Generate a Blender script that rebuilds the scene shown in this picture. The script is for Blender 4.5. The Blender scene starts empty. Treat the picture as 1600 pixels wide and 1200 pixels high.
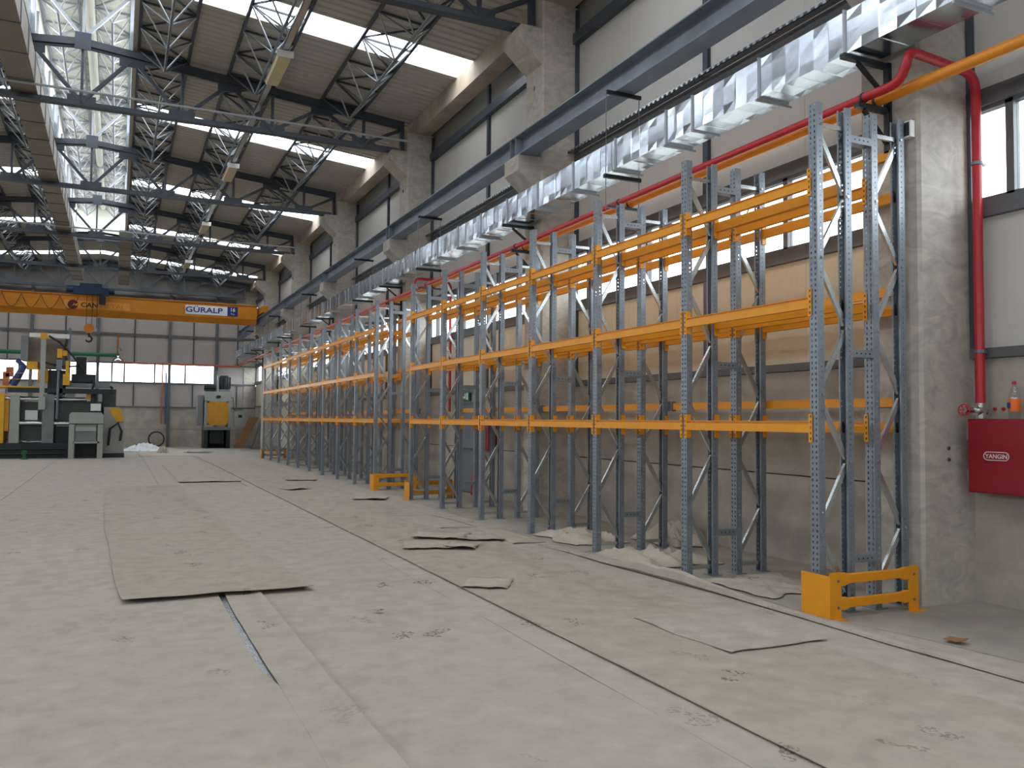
import bpy, math, random
from mathutils import Vector, Matrix, noise
random.seed(7)
R = math.radians
SC = bpy.context.scene
COL = SC.collection

# ------------------------------------------------------------------ camera, world, exposure
F, YAW, PITCH, ROLL, EYE = 1320.0, 0.4369, 0.0430, 0.0083, 1.7
fwd = Vector((math.sin(YAW) * math.cos(PITCH), math.cos(YAW) * math.cos(PITCH), math.sin(PITCH)))
rgt = Vector((math.cos(YAW), -math.sin(YAW), 0))
upv = rgt.cross(fwd)
rgt, upv = math.cos(ROLL) * rgt + math.sin(ROLL) * upv, -math.sin(ROLL) * rgt + math.cos(ROLL) * upv
cam = bpy.data.cameras.new('camera')
cam.sensor_width = 36.0
cam.lens = F / 1600 * 36
cam.clip_end = 400
camo = bpy.data.objects.new('camera', cam)
COL.objects.link(camo)
M4 = Matrix((rgt, upv, -fwd)).transposed().to_4x4()
M4.translation = (0, 0, EYE)
camo.matrix_world = M4
SC.camera = camo

SKY = 10.0
wd = bpy.data.worlds.new('overcast_sky')
SC.world = wd
wd.use_nodes = True
bgn = wd.node_tree.nodes['Background']
bgn.inputs[0].default_value = (0.97, 0.98, 1.0, 1)
bgn.inputs[1].default_value = SKY
SC.view_settings.view_transform = 'Standard'
SC.view_settings.look = 'None'
SC.view_settings.exposure = 0.0
SC.view_settings.gamma = 1.0
SC.view_settings.use_curve_mapping = False
SC.cycles.max_bounces = 8
SC.cycles.diffuse_bounces = 5
SC.cycles.transparent_max_bounces = 12
SC.cycles.sample_clamp_indirect = 8.0


def portal(loc, rot, sx, sy):
    l = bpy.data.lights.new('daylight_portal', 'AREA')
    l.shape = 'RECTANGLE'
    l.size, l.size_y = sx, sy
    l.cycles.is_portal = True
    o = bpy.data.objects.new('daylight_portal', l)
    o.location, o.rotation_euler = loc, rot
    COL.objects.link(o)


# ------------------------------------------------------------------ materials
def lin(c):
    return tuple(((v / 255) / 12.92 if v / 255 <= 0.04045 else ((v / 255 + 0.055) / 1.055) ** 2.4) for v in c)


MATS = {}


def nd(nt, typ, **kw):
    n = nt.nodes.new(typ)
    for k, v in kw.items():
        if k in n.inputs:
            n.inputs[k].default_value = v
        else:
            setattr(n, k, v)
    return n


def mat(name, rgb, rough=0.6, metal=0.0, var=0.12, scale=3.0, bump=0.0, bscale=60.0, stretch=(1, 1, 1), spec=0.5, detail=4.0, pos=True, distort=0.0):
    m = bpy.data.materials.new(name)
    m.use_nodes = True
    nt = m.node_tree
    b = nt.nodes['Principled BSDF']
    b.inputs['Roughness'].default_value = rough
    b.inputs['Metallic'].default_value = metal
    b.inputs['Specular IOR Level'].default_value = spec
    src = nd(nt, 'ShaderNodeNewGeometry').outputs['Position'] if pos else nd(nt, 'ShaderNodeTexCoord').outputs['Object']
    mp = nd(nt, 'ShaderNodeMapping')
    mp.inputs['Scale'].default_value = stretch
    nt.links.new(src, mp.inputs[0])
    nz = nd(nt, 'ShaderNodeTexNoise', Scale=scale, Detail=detail, Roughness=0.6, Distortion=distort)
    nt.links.new(mp.outputs[0], nz.inputs['Vector'])
    rp = nd(nt, 'ShaderNodeValToRGB')
    c = lin(rgb)
    rp.color_ramp.elements[0].position, rp.color_ramp.elements[1].position = 0.3, 0.7
    rp.color_ramp.elements[0].color = (*[max(0, v * (1 - var)) for v in c], 1)
    rp.color_ramp.elements[1].color = (*[min(1, v * (1 + var)) for v in c], 1)
    nt.links.new(nz.outputs['Fac'], rp.inputs[0])
    nt.links.new(rp.outputs[0], b.inputs['Base Color'])
    if bump:
        n2 = nd(nt, 'ShaderNodeTexNoise', Scale=bscale, Detail=3.0)
        nt.links.new(mp.outputs[0], n2.inputs['Vector'])
        bp = nd(nt, 'ShaderNodeBump', Strength=bump, Distance=0.01)
        nt.links.new(n2.outputs['Fac'], bp.inputs['Height'])
        nt.links.new(bp.outputs[0], b.inputs['Normal'])
    MATS[name] = m
    return m


mat('concrete', (168, 160, 149), 0.85, var=0.22, scale=1.6, bump=0.25, bscale=30)
mat('concrete_column', (178, 171, 161), 0.8, var=0.2, scale=3.0, bump=0.15, bscale=18, stretch=(1, 1, 1.8), distort=1.6)
mat('eaves_concrete', (180, 163, 147), 0.85, var=0.25, scale=1.2, bump=0.2, bscale=18)
mat('concrete_floor', (158, 152, 142), 0.75, var=0.2, scale=1.3, bump=0.15, bscale=40)
mat('yard', (120, 118, 112), 0.9, var=0.1, scale=0.5)
mat('steel_dark', (74, 80, 90), 0.45, metal=0.3, var=0.1, scale=4)
mat('steel_grey', (112, 118, 126), 0.4, metal=0.4, var=0.1, scale=5)
mat('steel_trim', (94, 95, 99), 0.55, var=0.08, scale=3)
mat('runway_paint', (124, 134, 148), 0.42, metal=0.25, var=0.14, scale=2.0)
mat('rack_steel', (132, 139, 149), 0.42, metal=0.4, var=0.1, scale=9)
mat('galvanised', (200, 209, 220), 0.2, metal=1.0, var=0.05, scale=14)
mat('duct_dull', (132, 122, 112), 0.5, metal=0.25, var=0.1, scale=2)
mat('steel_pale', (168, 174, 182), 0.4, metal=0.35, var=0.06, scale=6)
mat('galvanised_bar', (196, 202, 206), 0.26, metal=0.9, var=0.02, scale=5)
mat('rack_yellow', (226, 148, 18), 0.42, var=0.05, scale=6)
mat('crane_yellow', (196, 122, 18), 0.45, var=0.08, scale=1.5)
mat('machine_yellow', (214, 158, 28), 0.5, var=0.08, scale=6)
mat('pipe_orange', (222, 136, 30), 0.38, var=0.06, scale=5)
mat('pipe_rust', (176, 92, 52), 0.5, var=0.08, scale=5)
mat('pipe_red', (176, 30, 44), 0.35, var=0.06, scale=5)
mat('cabinet_red', (140, 16, 30), 0.38, var=0.06, scale=3)
mat('white_paint', (228, 228, 226), 0.5, var=0.03)
mat('sheet_white', (225, 228, 232), 0.5, var=0.06, scale=5)
mat('machine_grey', (118, 122, 122), 0.5, var=0.08, scale=3)
mat('machine_pale', (158, 160, 155), 0.5, var=0.06, scale=3)
mat('machine_dark', (30, 36, 42), 0.5, var=0.15, scale=4)
mat('machine_green', (66, 78, 74), 0.5, var=0.1, scale=3)
mat('cabinet_brown', (124, 112, 100), 0.6, var=0.12, scale=2, stretch=(1, 1, 6))
mat('black_rubber', (26, 26, 28), 0.55, var=0.1)
mat('chrome', (214, 216, 218), 0.15, metal=1.0, var=0.03)
mat('hoist_blue', (24, 52, 84), 0.4, var=0.1)
mat('robot_blue', (38, 56, 112), 0.45, var=0.1)
mat('pipe_green', (24, 104, 66), 0.45, var=0.1)
mat('pipe_blue', (58, 76, 140), 0.45, var=0.1)
mat('hook_orange', (210, 120, 26), 0.45, var=0.08)
mat('ink_maroon', (96, 26, 28), 0.6, var=0.05)
mat('ink_pale', (186, 118, 52), 0.6, var=0.05)
mat('ink_navy', (26, 44, 112), 0.5, var=0.05)
mat('plate_white', (222, 224, 230), 0.5, var=0.03)
mat('plate_orange', (222, 150, 52), 0.5, var=0.05)
mat('cardboard', (150, 112, 78), 0.8, var=0.15, scale=3)
mat('panel_leaning', (96, 100, 104), 0.5, metal=0.3, var=0.1)
mat('exit_green', (18, 120, 84), 0.5, var=0.05)
mat('door_grey', (110, 116, 124), 0.5, var=0.06)
mat('juice_orange', (236, 110, 20), 0.35, var=0.05)
mat('lamp_lens', (206, 190, 150), 0.4, var=0.1, scale=4)
mat('tape', (190, 194, 200), 0.22, metal=0.8, var=0.3, scale=7)
mat('press_orange', (202, 142, 36), 0.5, var=0.08, scale=6)


def cladding(name, rgb, period, depth, rough=0.55, axis='Y'):
    m = mat(name, rgb, rough, var=0.04, scale=0.8)
    nt = m.node_tree
    b = nt.nodes['Principled BSDF']
    g = nd(nt, 'ShaderNodeNewGeometry')
    sp = nd(nt, 'ShaderNodeSeparateXYZ')
    nt.links.new(g.outputs['Position'], sp.inputs[0])
    mu = nd(nt, 'ShaderNodeMath', operation='MULTIPLY')
    nt.links.new(sp.outputs[axis], mu.inputs[0])
    mu.inputs[1].default_value = 2 * math.pi / period
    si = nd(nt, 'ShaderNodeMath', operation='SINE')
    nt.links.new(mu.outputs[0], si.inputs[0])
    pw = nd(nt, 'ShaderNodeMath', operation='GREATER_THAN')
    nt.links.new(si.outputs[0], pw.inputs[0])
    pw.inputs[1].default_value = 0.9
    bp = nd(nt, 'ShaderNodeBump', Strength=0.5, Distance=depth)
    nt.links.new(pw.outputs[0], bp.inputs['Height'])
    nt.links.new(bp.outputs[0], b.inputs['Normal'])
    return m


cladding('cladding_side', (196, 192, 188), 0.1, 0.004, axis='Y')
cladding('cladding_low', (206, 194, 170), 0.1, 0.004, axis='Y')  # cream tint puts yellow bounce off the rack beams into the colour
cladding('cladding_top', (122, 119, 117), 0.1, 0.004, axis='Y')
cladding('cladding_far', (170, 162, 158), 0.1, 0.004, axis='X')
mat('roof_sheet', (178, 174, 166), 0.55, var=0.05, scale=0.7)
mat('monitor_sheet', (236, 238, 228), 0.5, var=0.03, scale=0.7)  # roof sheet whitened: the monitor's bright daylight is put into its colour


def pane_mat(name, tint, gloss=0.06):
    m = bpy.data.materials.new(name)
    m.use_nodes = True
    nt = m.node_tree
    out = nt.nodes['Material Output']
    nt.nodes.remove(nt.nodes['Principled BSDF'])
    t = nd(nt, 'ShaderNodeBsdfTransparent')
    t.inputs[0].default_value = (*tint, 1)
    g = nd(nt, 'ShaderNodeBsdfGlossy', Roughness=0.06)
    mx = nd(nt, 'ShaderNodeMixShader')
    mx.inputs[0].default_value = gloss
    nt.links.new(t.outputs[0], mx.inputs[1])
    nt.links.new(g.outputs[0], mx.inputs[2])
    nt.links.new(mx.outputs[0], out.inputs[0])
    MATS[name] = m


pane_mat('window_glass', (0.88, 0.93, 0.94))
pane_mat('skylight_sheet', (0.9, 0.92, 0.93))
pane_mat('bottle_plastic', (0.9, 0.92, 0.93), 0.12)


def felt(name, rgb, stains=True):
    m = mat(name, rgb, 0.95, var=0.12, scale=4.5, spec=0.1, detail=8)
    nt = m.node_tree
    b = nt.nodes['Principled BSDF']
    rp = [n for n in nt.nodes if n.type == 'VALTORGB'][0]
    g = nd(nt, 'ShaderNodeNewGeometry')
    # fibres
    fb = nd(nt, 'ShaderNodeTexNoise', Scale=170.0, Detail=3.0, Roughness=0.7)
    nt.links.new(g.outputs['Position'], fb.inputs['Vector'])
    wr = nd(nt, 'ShaderNodeTexNoise', Scale=2.6, Detail=3.0, Distortion=0.4)
    nt.links.new(g.outputs['Position'], wr.inputs['Vector'])
    b1 = nd(nt, 'ShaderNodeBump', Strength=0.35, Distance=0.004)
    nt.links.new(fb.outputs['Fac'], b1.inputs['Height'])
    b2 = nd(nt, 'ShaderNodeBump', Strength=0.5, Distance=0.05)
    nt.links.new(wr.outputs['Fac'], b2.inputs['Height'])
    nt.links.new(b1.outputs[0], b2.inputs['Normal'])
    nt.links.new(b2.outputs[0], b.inputs['Normal'])
    last = rp.outputs[0]
    if stains:
        # dusty pale drifts
        dn = nd(nt, 'ShaderNodeTexNoise', Scale=0.55, Detail=5.0)
        nt.links.new(g.outputs['Position'], dn.inputs['Vector'])
        dr = nd(nt, 'ShaderNodeValToRGB')
        dr.color_ramp.elements[0].position, dr.color_ramp.elements[1].position = 0.45, 0.75
        dr.color_ramp.elements[0].color = (0, 0, 0, 1)
        dr.color_ramp.elements[1].color = (0.3, 0.3, 0.3, 1)
        nt.links.new(dn.outputs['Fac'], dr.inputs[0])
        mx = nd(nt, 'ShaderNodeMix', data_type='RGBA')
        nt.links.new(dr.outputs[0], mx.inputs[0])
        nt.links.new(last, mx.inputs[6])
        mx.inputs[7].default_value = (*lin((186, 180, 172)), 1)
        # trodden boot marks: sparse blobs broken up by fine tread speckle
        v = nd(nt, 'ShaderNodeTexVoronoi', Scale=1.7, voronoi_dimensions='2D')
        mpv = nd(nt, 'ShaderNodeMapping')
        mpv.inputs['Scale'].default_value = (1.0, 0.6, 1)
        nt.links.new(g.outputs['Position'], mpv.inputs[0])
        wob = nd(nt, 'ShaderNodeTexNoise', Scale=5.0, Detail=2.0)
        nt.links.new(g.outputs['Position'], wob.inputs['Vector'])
        wv = nd(nt, 'ShaderNodeVectorMath', operation='MULTIPLY_ADD')
        nt.links.new(wob.outputs['Color'], wv.inputs[0])
        wv.inputs[1].default_value = (0.55, 0.35, 0)
        nt.links.new(mpv.outputs[0], wv.inputs[2])
        nt.links.new(wv.outputs[0], v.inputs['Vector'])
        lt = nd(nt, 'ShaderNodeMath', operation='LESS_THAN')
        nt.links.new(v.outputs['Distance'], lt.inputs[0])
        lt.inputs[1].default_value = 0.12
        sc_ = nd(nt, 'ShaderNodeSeparateColor')
        nt.links.new(v.outputs['Color'], sc_.inputs[0])
        pick = nd(nt, 'ShaderNodeMath', operation='GREATER_THAN')
        nt.links.new(sc_.outputs[0], pick.inputs[0])
        pick.inputs[1].default_value = 0.42
        pk = nd(nt, 'ShaderNodeMath', operation='MULTIPLY')
        nt.links.new(pick.outputs[0], pk.inputs[0])
        nt.links.new(lt.outputs[0], pk.inputs[1])
        lt = pk
        sp = nd(nt, 'ShaderNodeTexNoise', Scale=38.0, Detail=2.0)
        nt.links.new(g.outputs['Position'], sp.inputs['Vector'])
        gt = nd(nt, 'ShaderNodeMath', operation='GREATER_THAN')
        nt.links.new(sp.outputs['Fac'], gt.inputs[0])
        gt.inputs[1].default_value = 0.52
        mm = nd(nt, 'ShaderNodeMath', operation='MULTIPLY')
        nt.links.new(lt.outputs[0], mm.inputs[0])
        nt.links.new(gt.outputs[0], mm.inputs[1])
        m2 = nd(nt, 'ShaderNodeMath', operation='MULTIPLY')
        nt.links.new(mm.outputs[0], m2.inputs[0])
        nt.links.new(sc_.outputs[1], m2.inputs[1])
        mx2 = nd(nt, 'ShaderNodeMix', data_type='RGBA')
        nt.links.new(m2.outputs[0], mx2.inputs[0])
        nt.links.new(mx.outputs[2], mx2.inputs[6])
        mx2.inputs[7].default_value = (*lin((112, 105, 98)), 1)
        last = mx2.outputs[2]
    nt.links.new(last, b.inputs['Base Color'])


felt('felt_grey', (176, 167, 156))
felt('felt_tan', (172, 161, 148))
felt('felt_raw', (182, 172, 158), stains=False)


# ------------------------------------------------------------------ mesh helpers
class MB:
    def __init__(s):
        s.v, s.f = [], []

    def add(s, vs, fs):
        o = len(s.v)
        s.v += [tuple(p) for p in vs]
        s.f += [tuple(i + o for i in q) for q in fs]
        return s

    def box(s, x0, x1, y0, y1, z0, z1):
        return s.add([(x0, y0, z0), (x1, y0, z0), (x1, y1, z0), (x0, y1, z0), (x0, y0, z1), (x1, y0, z1), (x1, y1, z1), (x0, y1, z1)],
                     [(0, 3, 2, 1), (4, 5, 6, 7), (0, 1, 5, 4), (1, 2, 6, 5), (2, 3, 7, 6), (3, 0, 4, 7)])

    def bar(s, p, q, w, h, up=(0, 0, 1)):
        p, q = Vector(p), Vector(q)
        d = (q - p).normalized()
        upw = Vector(up)
        if abs(d.dot(upw)) > 0.99:
            upw = Vector((1, 0, 0))
        a = d.cross(upw).normalized() * (w / 2)
        b = a.cross(d).normalized() * (h / 2)
        vs = []
        for e in (p, q):
            vs += [e - a - b, e + a - b, e + a + b, e - a + b]
        return s.add(vs, [(0, 3, 2, 1), (4, 5, 6, 7), (0, 1, 5, 4), (1, 2, 6, 5), (2, 3, 7, 6), (3, 0, 4, 7)])

    def path(s, pts, r, n=10, cap=True, closed=False):
        pts = [Vector(p) for p in pts]
        rings = []
        m = len(pts)
        prev = None
        for i, p in enumerate(pts):
            a = pts[i - 1] if (i > 0 or closed) else p
            b = pts[(i + 1) % m] if (i < m - 1 or closed) else p
            d = (b - a).normalized()
            if prev is None:
                u = d.orthogonal().normalized()
            else:
                u = (prev - d * prev.dot(d)).normalized()
            prev = u
            w = d.cross(u)
            rr = r[i] if isinstance(r, (list, tuple)) else r
            rings.append([p + (u * math.cos(2 * math.pi * k / n) + w * math.sin(2 * math.pi * k / n)) * rr for k in range(n)])
        vs = [q for rg in rings for q in rg]
        fs = []
        for i in range(m if closed else m - 1):
            j = (i + 1) % m
            for k in range(n):
                fs.append((i * n + k, i * n + (k + 1) % n, j * n + (k + 1) % n, j * n + k))
        if cap and not closed:
            fs.append(tuple(range(n - 1, -1, -1)))
            fs.append(tuple((m - 1) * n + k for k in range(n)))
        return s.add(vs, fs)

    def tube(s, p, q, r, n=10):
        return s.path([p, q], r, n)

    def lathe(s, prof, c, n=16):
        cx, cy, cz = c
        vs = [(cx + r * math.cos(2 * math.pi * k / n), cy + r * math.sin(2 * math.pi * k / n), cz + z) for r, z in prof for k in range(n)]
        fs = []
        for i in range(len(prof) - 1):
            for k in range(n):
                fs.append((i * n + k, i * n + (k + 1) % n, (i + 1) * n + (k + 1) % n, (i + 1) * n + k))
        fs.append(tuple(range(n - 1, -1, -1)))
        fs.append(tuple((len(prof) - 1) * n + k for k in range(n)))
        return s.add(vs, fs)

    def prism(s, poly, a0, a1, axis='Y'):
        """poly: 2-D outline; axis Y -> (x,z), X -> (y,z), Z -> (x,y)"""
        def P(u, v, w):
            return {'Y': (u, w, v), 'X': (w, u, v), 'Z': (u, v, w)}[axis]
        n = len(poly)
        vs = [P(u, v, a0) for u, v in poly] + [P(u, v, a1) for u, v in poly]
        fs = [tuple(range(n)), tuple(range(2 * n - 1, n - 1, -1))]
        for k in range(n):
            fs.append((k, n + k, n + (k + 1) % n, (k + 1) % n))
        return s.add(vs, fs)

    def mesh(s, name, m, smooth=False, origin=None):
        me = bpy.data.meshes.new(name)
        if origin is None:
            lo = [min(p[i] for p in s.v) for i in range(3)]
            hi = [max(p[i] for p in s.v) for i in range(3)]
            origin = Vector(((lo[0] + hi[0]) / 2, (lo[1] + hi[1]) / 2, (lo[2] + hi[2]) / 2))
        origin = Vector(origin)
        me.from_pydata([(p[0] - origin.x, p[1] - origin.y, p[2] - origin.z) for p in s.v], [], s.f)
        import bmesh
        bm = bmesh.new()
        bm.from_mesh(me)
        bmesh.ops.recalc_face_normals(bm, faces=bm.faces)
        bm.to_mesh(me)
        bm.free()
        me.materials.append(MATS[m])
        if smooth:
            me.polygons.foreach_set('use_smooth', [True] * len(me.polygons))
            try:
                me.set_sharp_from_angle(angle=R(40))
            except Exception:
                pass
        me['_o'] = tuple(origin)
        return me


WPOS = {}


def place(name, data, w, parent=None):
    o = bpy.data.objects.new(name, data)
    COL.objects.link(o)
    w = Vector(w)
    if parent is not None:
        o.parent = parent
        o.location = w - WPOS[parent.name]
    else:
        o.location = w
    WPOS[o.name] = w
    return o


def obj(name, mb, m, parent=None, smooth=False):
    me = mb.mesh(name, m, smooth)
    return place(name, me, me['_o'], parent)


def inst(name, me, off, parent=None):
    """place shared mesh, shifted by off from where it was modelled"""
    return place(name, me, Vector(me['_o']) + Vector(off), parent)


def tag(o, label, cat, group=None):
    o['label'], o['category'] = label, cat
    if group:
        o['group'] = group
    return o


def thing(name, label, cat, loc=(0, 0, 0), group=None):
    o = place(name, None, loc)
    o.empty_display_size = 0.2
    return tag(o, label, cat, group)


def struct(name, loc=(0, 0, 0)):
    o = place(name, None, loc)
    o['kind'] = 'structure'
    return o


def sobj(name, mb, m, smooth=False):
    o = obj(name, mb, m, None, smooth)
    o['kind'] = 'structure'
    return o


def text(name, body, size, m, parent, world_matrix_rot, loc, extrude=0.002, ax='CENTER', bold=0.0, sx=1.0):
    cu = bpy.data.curves.new(name, 'FONT')
    cu.body, cu.size, cu.extrude, cu.align_x, cu.align_y = body, size, extrude, ax, 'CENTER'
    cu.offset = bold
    t = bpy.data.objects.new(name + '_t', cu)
    COL.objects.link(t)
    me = bpy.data.meshes.new_from_object(t.evaluated_get(bpy.context.evaluated_depsgraph_get()))
    bpy.data.objects.remove(t)
    if sx != 1:
        for v in me.vertices:
            v.co.x *= sx
    me.materials.clear()
    me.materials.append(MATS[m])
    o = place(name, me, loc, parent)
    o.rotation_euler = world_matrix_rot
    return o


ORD = ['first', 'second', 'third', 'fourth', 'fifth', 'sixth', 'seventh', 'eighth', 'ninth', 'tenth']

# ------------------------------------------------------------------ the hall: dimensions
XW, XL, YB, YF = 7.57, -9.43, -10.3, 53.0      # inner faces of right, left, back, far walls
XR = -0.93                                       # ridge line
COLY = [5.56 + 7.9 * i for i in range(-1, 7)]   # near faces of the wall columns
def zr(x):                                       # underside of the roof sheets
    return 10.58 - 0.0965 * abs(x - XR)
SKYL = [(17.4 + 8.1 * k, 17.4 + 8.1 * k + 1.05) for k in range(-3, 5)]
MX0, MX1, MYE = -1.98, 0.12, 45.3                # roof monitor
MZ0, MZ1 = 10.85, 11.62                          # its glazing

# floor and yard
fl = sobj('floor', MB().box(XL - .2, XW + .2, YB - .2, YF + .2, -0.2, 0.0), 'concrete_floor')
sobj('ground', MB().box(-80, 80, -70, 120, -0.5, -0.25), 'yard')

# ------------------------------------------------------------------ right wall
wr = struct('wall_right', (XW, 20, 0))
wl = struct('wall_left', (XL, 20, 0))
bays = [(YB, 5.91 - 7.9)] + [(5.91 + 7.9 * i, 5.91 + 7.9 * (i + 1)) for i in range(-1, 5)] + [(5.91 + 7.9 * 5, YF)]
win_n = [0]


def window(x, y0, y1, z0, z1, offs, side):
    """glazed strip in a side wall; side=+1 right wall, -1 left"""
    win_n[0] += 1
    w = struct('window_%d' % win_n[0], (x + side * .05, (y0 + y1) / 2, z0))
    xa, xb = sorted((x + side * 0.0, x + side * 0.09))
    fr = 0.04
    cutl = [o_ for o_ in (y0 + q_ for q_ in offs) if y0 + .3 < o_ < y1 - .3]
    cutl = [y0] + cutl + [y1]
    for yy in cutl:
        obj('mullion', MB().box(xa, xb, yy - fr, yy + fr, z0, z1), 'steel_trim', w)
    obj('frame_rail', MB().box(xa, xb, y0, y1, z0 - .01, z0 + .035), 'steel_trim', w)
    obj('frame_rail', MB().box(xa, xb, y0, y1, z1 - .035, z1 + .01), 'steel_trim', w)
    for p_, q_ in zip(cutl[:-1], cutl[1:]):
        xm = x + side * .05
        obj('pane', MB().box(xm - .004, xm + .004, p_ + fr, q_ - fr, z0 + .035, z1 - .035), 'window_glass', w)
    portal((x + side * .12, (y0 + y1) / 2, (z0 + z1) / 2), (0, R(90) * side, 0), z1 - z0, y1 - y0)


def side_wall(w, x, s, ba, detail):
    for (a, b) in ba:
        c0, c1 = a + .006, b - .006
        T = lambda d0, d1: sorted((x + s * d0, x + s * d1))
        for z0, z1 in ((0, 1.045), (1.06, 2.33)):
            obj('concrete_panel', MB().box(*T(0, .18), c0, c1, z0, z1), 'concrete', w)
        obj('joint_light_stop', MB().box(*T(.19, .21), a, b, 0, 2.4), 'steel_trim', w)
        obj('girt', MB().box(*T(-.05, .12), a, b, 2.335, 2.43), 'steel_trim', w)
        mid = a + 3.75 if b - a > 6 else (a + b) / 2
        for p0, p1 in ((a, mid), (mid, b)):
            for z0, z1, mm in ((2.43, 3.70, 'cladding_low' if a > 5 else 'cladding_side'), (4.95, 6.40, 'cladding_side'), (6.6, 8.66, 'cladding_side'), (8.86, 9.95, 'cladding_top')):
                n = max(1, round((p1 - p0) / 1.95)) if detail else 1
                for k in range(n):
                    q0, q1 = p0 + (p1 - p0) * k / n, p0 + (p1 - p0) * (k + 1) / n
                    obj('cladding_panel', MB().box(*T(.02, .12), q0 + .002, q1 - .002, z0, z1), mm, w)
        obj('sill_rail', MB().box(*T(-.05, .12), a, b, 3.70, 3.865), 'steel_trim', w)
        obj('head_rail', MB().box(*T(-.05, .12), a, b, 4.785, 4.95), 'steel_trim', w)
        obj('girt', MB().box(*T(-.06, .12), a, b, 6.40, 6.60), 'steel_trim', w)
        obj('girt', MB().box(*T(-.10, .12), a, b, 8.66, 8.86), 'steel_dark', w)
        obj('wall_post', MB().box(*T(-.04, .02), mid - .055, mid + .055, 4.95, 9.4), 'steel_dark', w)
        obj('wall_post', MB().box(*T(-.03, .02), mid - .055, mid + .055, 2.43, 3.7), 'steel_trim', w)
        if detail:
            obj('wall_post', MB().box(*T(-.055, .02), a - .40, a - .36, 2.43, 9.3), 'steel_dark', w)
        window(x, a, b, 3.865, 4.785, (2.2, 3.75, 5.3, 7.14), s)


side_wall(wr, XW, 1, bays, True)
side_wall(wl, XL, -1, bays, False)

# gable walls
def gable(name, y, s, detail):
    w = struct(name, (-.9, y, 0))
    T = lambda d0, d1: sorted((y + s * d0, y + s * d1))
    xs = [XL - .1, -6.6, -4.34, -1.05, 2.7, 5.3, XW + .1]
    for a, b in zip(xs[:-1], xs[1:]):
        for z0, z1 in ((0, 1.0), (1.015, 2.25)):
            obj('concrete_panel', MB().box(a + .006, b - .006, *T(0, .18), z0, z1), 'concrete', w)
        obj('joint_light_stop', MB().box(a, b, *T(.19, .21), 0, 2.4), 'steel_trim', w)  # unseen strip added to stop light leaking through the concrete joints
        for z0, z1 in ((2.33, 3.62), (4.83, 6.36), (6.5, 8.4)):
            n = 2 if detail else 1
            for k in range(n):
                obj('cladding_panel', MB().box(a + (b - a) * k / n + .002, a + (b - a) * (k + 1) / n - .002, *T(.02, .12), z0, z1), 'cladding_far', w)
        mb = MB()
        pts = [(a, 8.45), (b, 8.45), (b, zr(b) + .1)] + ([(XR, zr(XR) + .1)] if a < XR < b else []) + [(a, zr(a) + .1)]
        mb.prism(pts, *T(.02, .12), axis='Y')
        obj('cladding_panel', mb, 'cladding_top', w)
        obj('wall_post', MB().box(b - .08, b + .08, *T(-.12, .02), 0, 8.9), 'steel_trim', w)
        if detail:
            m = (a + b) / 2
            obj('wall_post', MB().box(m - .03, m + .03, *T(-.04, .02), 2.33, 3.62), 'steel_dark', w)
            obj('wall_post', MB().box(m - .03, m + .03, *T(-.04, .02), 4.83, 8.6), 'steel_dark', w)
    for z0, z1 in ((2.25, 2.33), (3.62, 3.73), (4.75, 4.83), (6.36, 6.5), (8.4, 8.5)):
        obj('girt', MB().box(XL, XW, *T(-.05, .12), z0, z1), 'steel_trim', w)
    # glazing
    win_n[0] += 1
    wn = struct('window_%d' % win_n[0], (0, y, 3.7))
    edges = [-9.2, -7.6, -6.2, -4.9, -3.4, -2.0, -.32, .32, 1.92, 2.7, 3.57, 5.2]
    for e in edges:
        obj('mullion', MB().box(e - .045, e + .045, *T(0, .09), 3.73, 4.75), 'steel_trim', wn)
    for a, b in zip(edges[:-1], edges[1:]):
        obj('pane', MB().box(a + .045, b - .045, *T(.045, .053), 3.73, 4.75), 'window_glass', wn)
    obj('blank_panel', MB().box(5.245, XW, *T(.02, .12), 3.73, 4.75), 'cladding_far', wn)
    portal((-2, y + s * .14, 4.24), (R(-90) * s, 0, 0), 14.4, 1.02)


gable('wall_far', YF, 1, True)
gable('wall_back', YB, -1, False)

# ------------------------------------------------------------------ roof
rf = struct('ceiling', (XR, 20, 10))


def corrug(x0, x1, y0, y1, zf, m, name, parent, thick=.1):
    ys, dz = [], []
    y = y0
    P = [(0, 0), (.15, 0), (.175, .035), (.225, .035), (.25, 0)]
    while y < y1 - 1e-6:
        for dy, z in P[:-1]:
            if y + dy < y1:
                ys.append(y + dy)
                dz.append(z)
        y += .25
    ys.append(y1)
    dz.append(0)
    vs, fs = [], []
    for yy, z in zip(ys, dz):
        vs += [(x0, yy, zf(x0) + z), (x1, yy, zf(x1) + z)]
    for i in range(len(ys) - 1):
        fs.append((2 * i, 2 * i + 1, 2 * i + 3, 2 * i + 2))
    n = len(vs)
    vs += [(x0, y0, zf(x0) + thick), (x1, y0, zf(x1) + thick), (x1, y1, zf(x1) + thick), (x0, y1, zf(x0) + thick)]
    fs += [(n, n + 1, n + 2, n + 3), (0, 1, n + 1, n), (2 * len(ys) - 2, 2 * len(ys) - 1, n + 2, n + 3)]
    obj(name, MB().add(vs, fs), m, parent)


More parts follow.
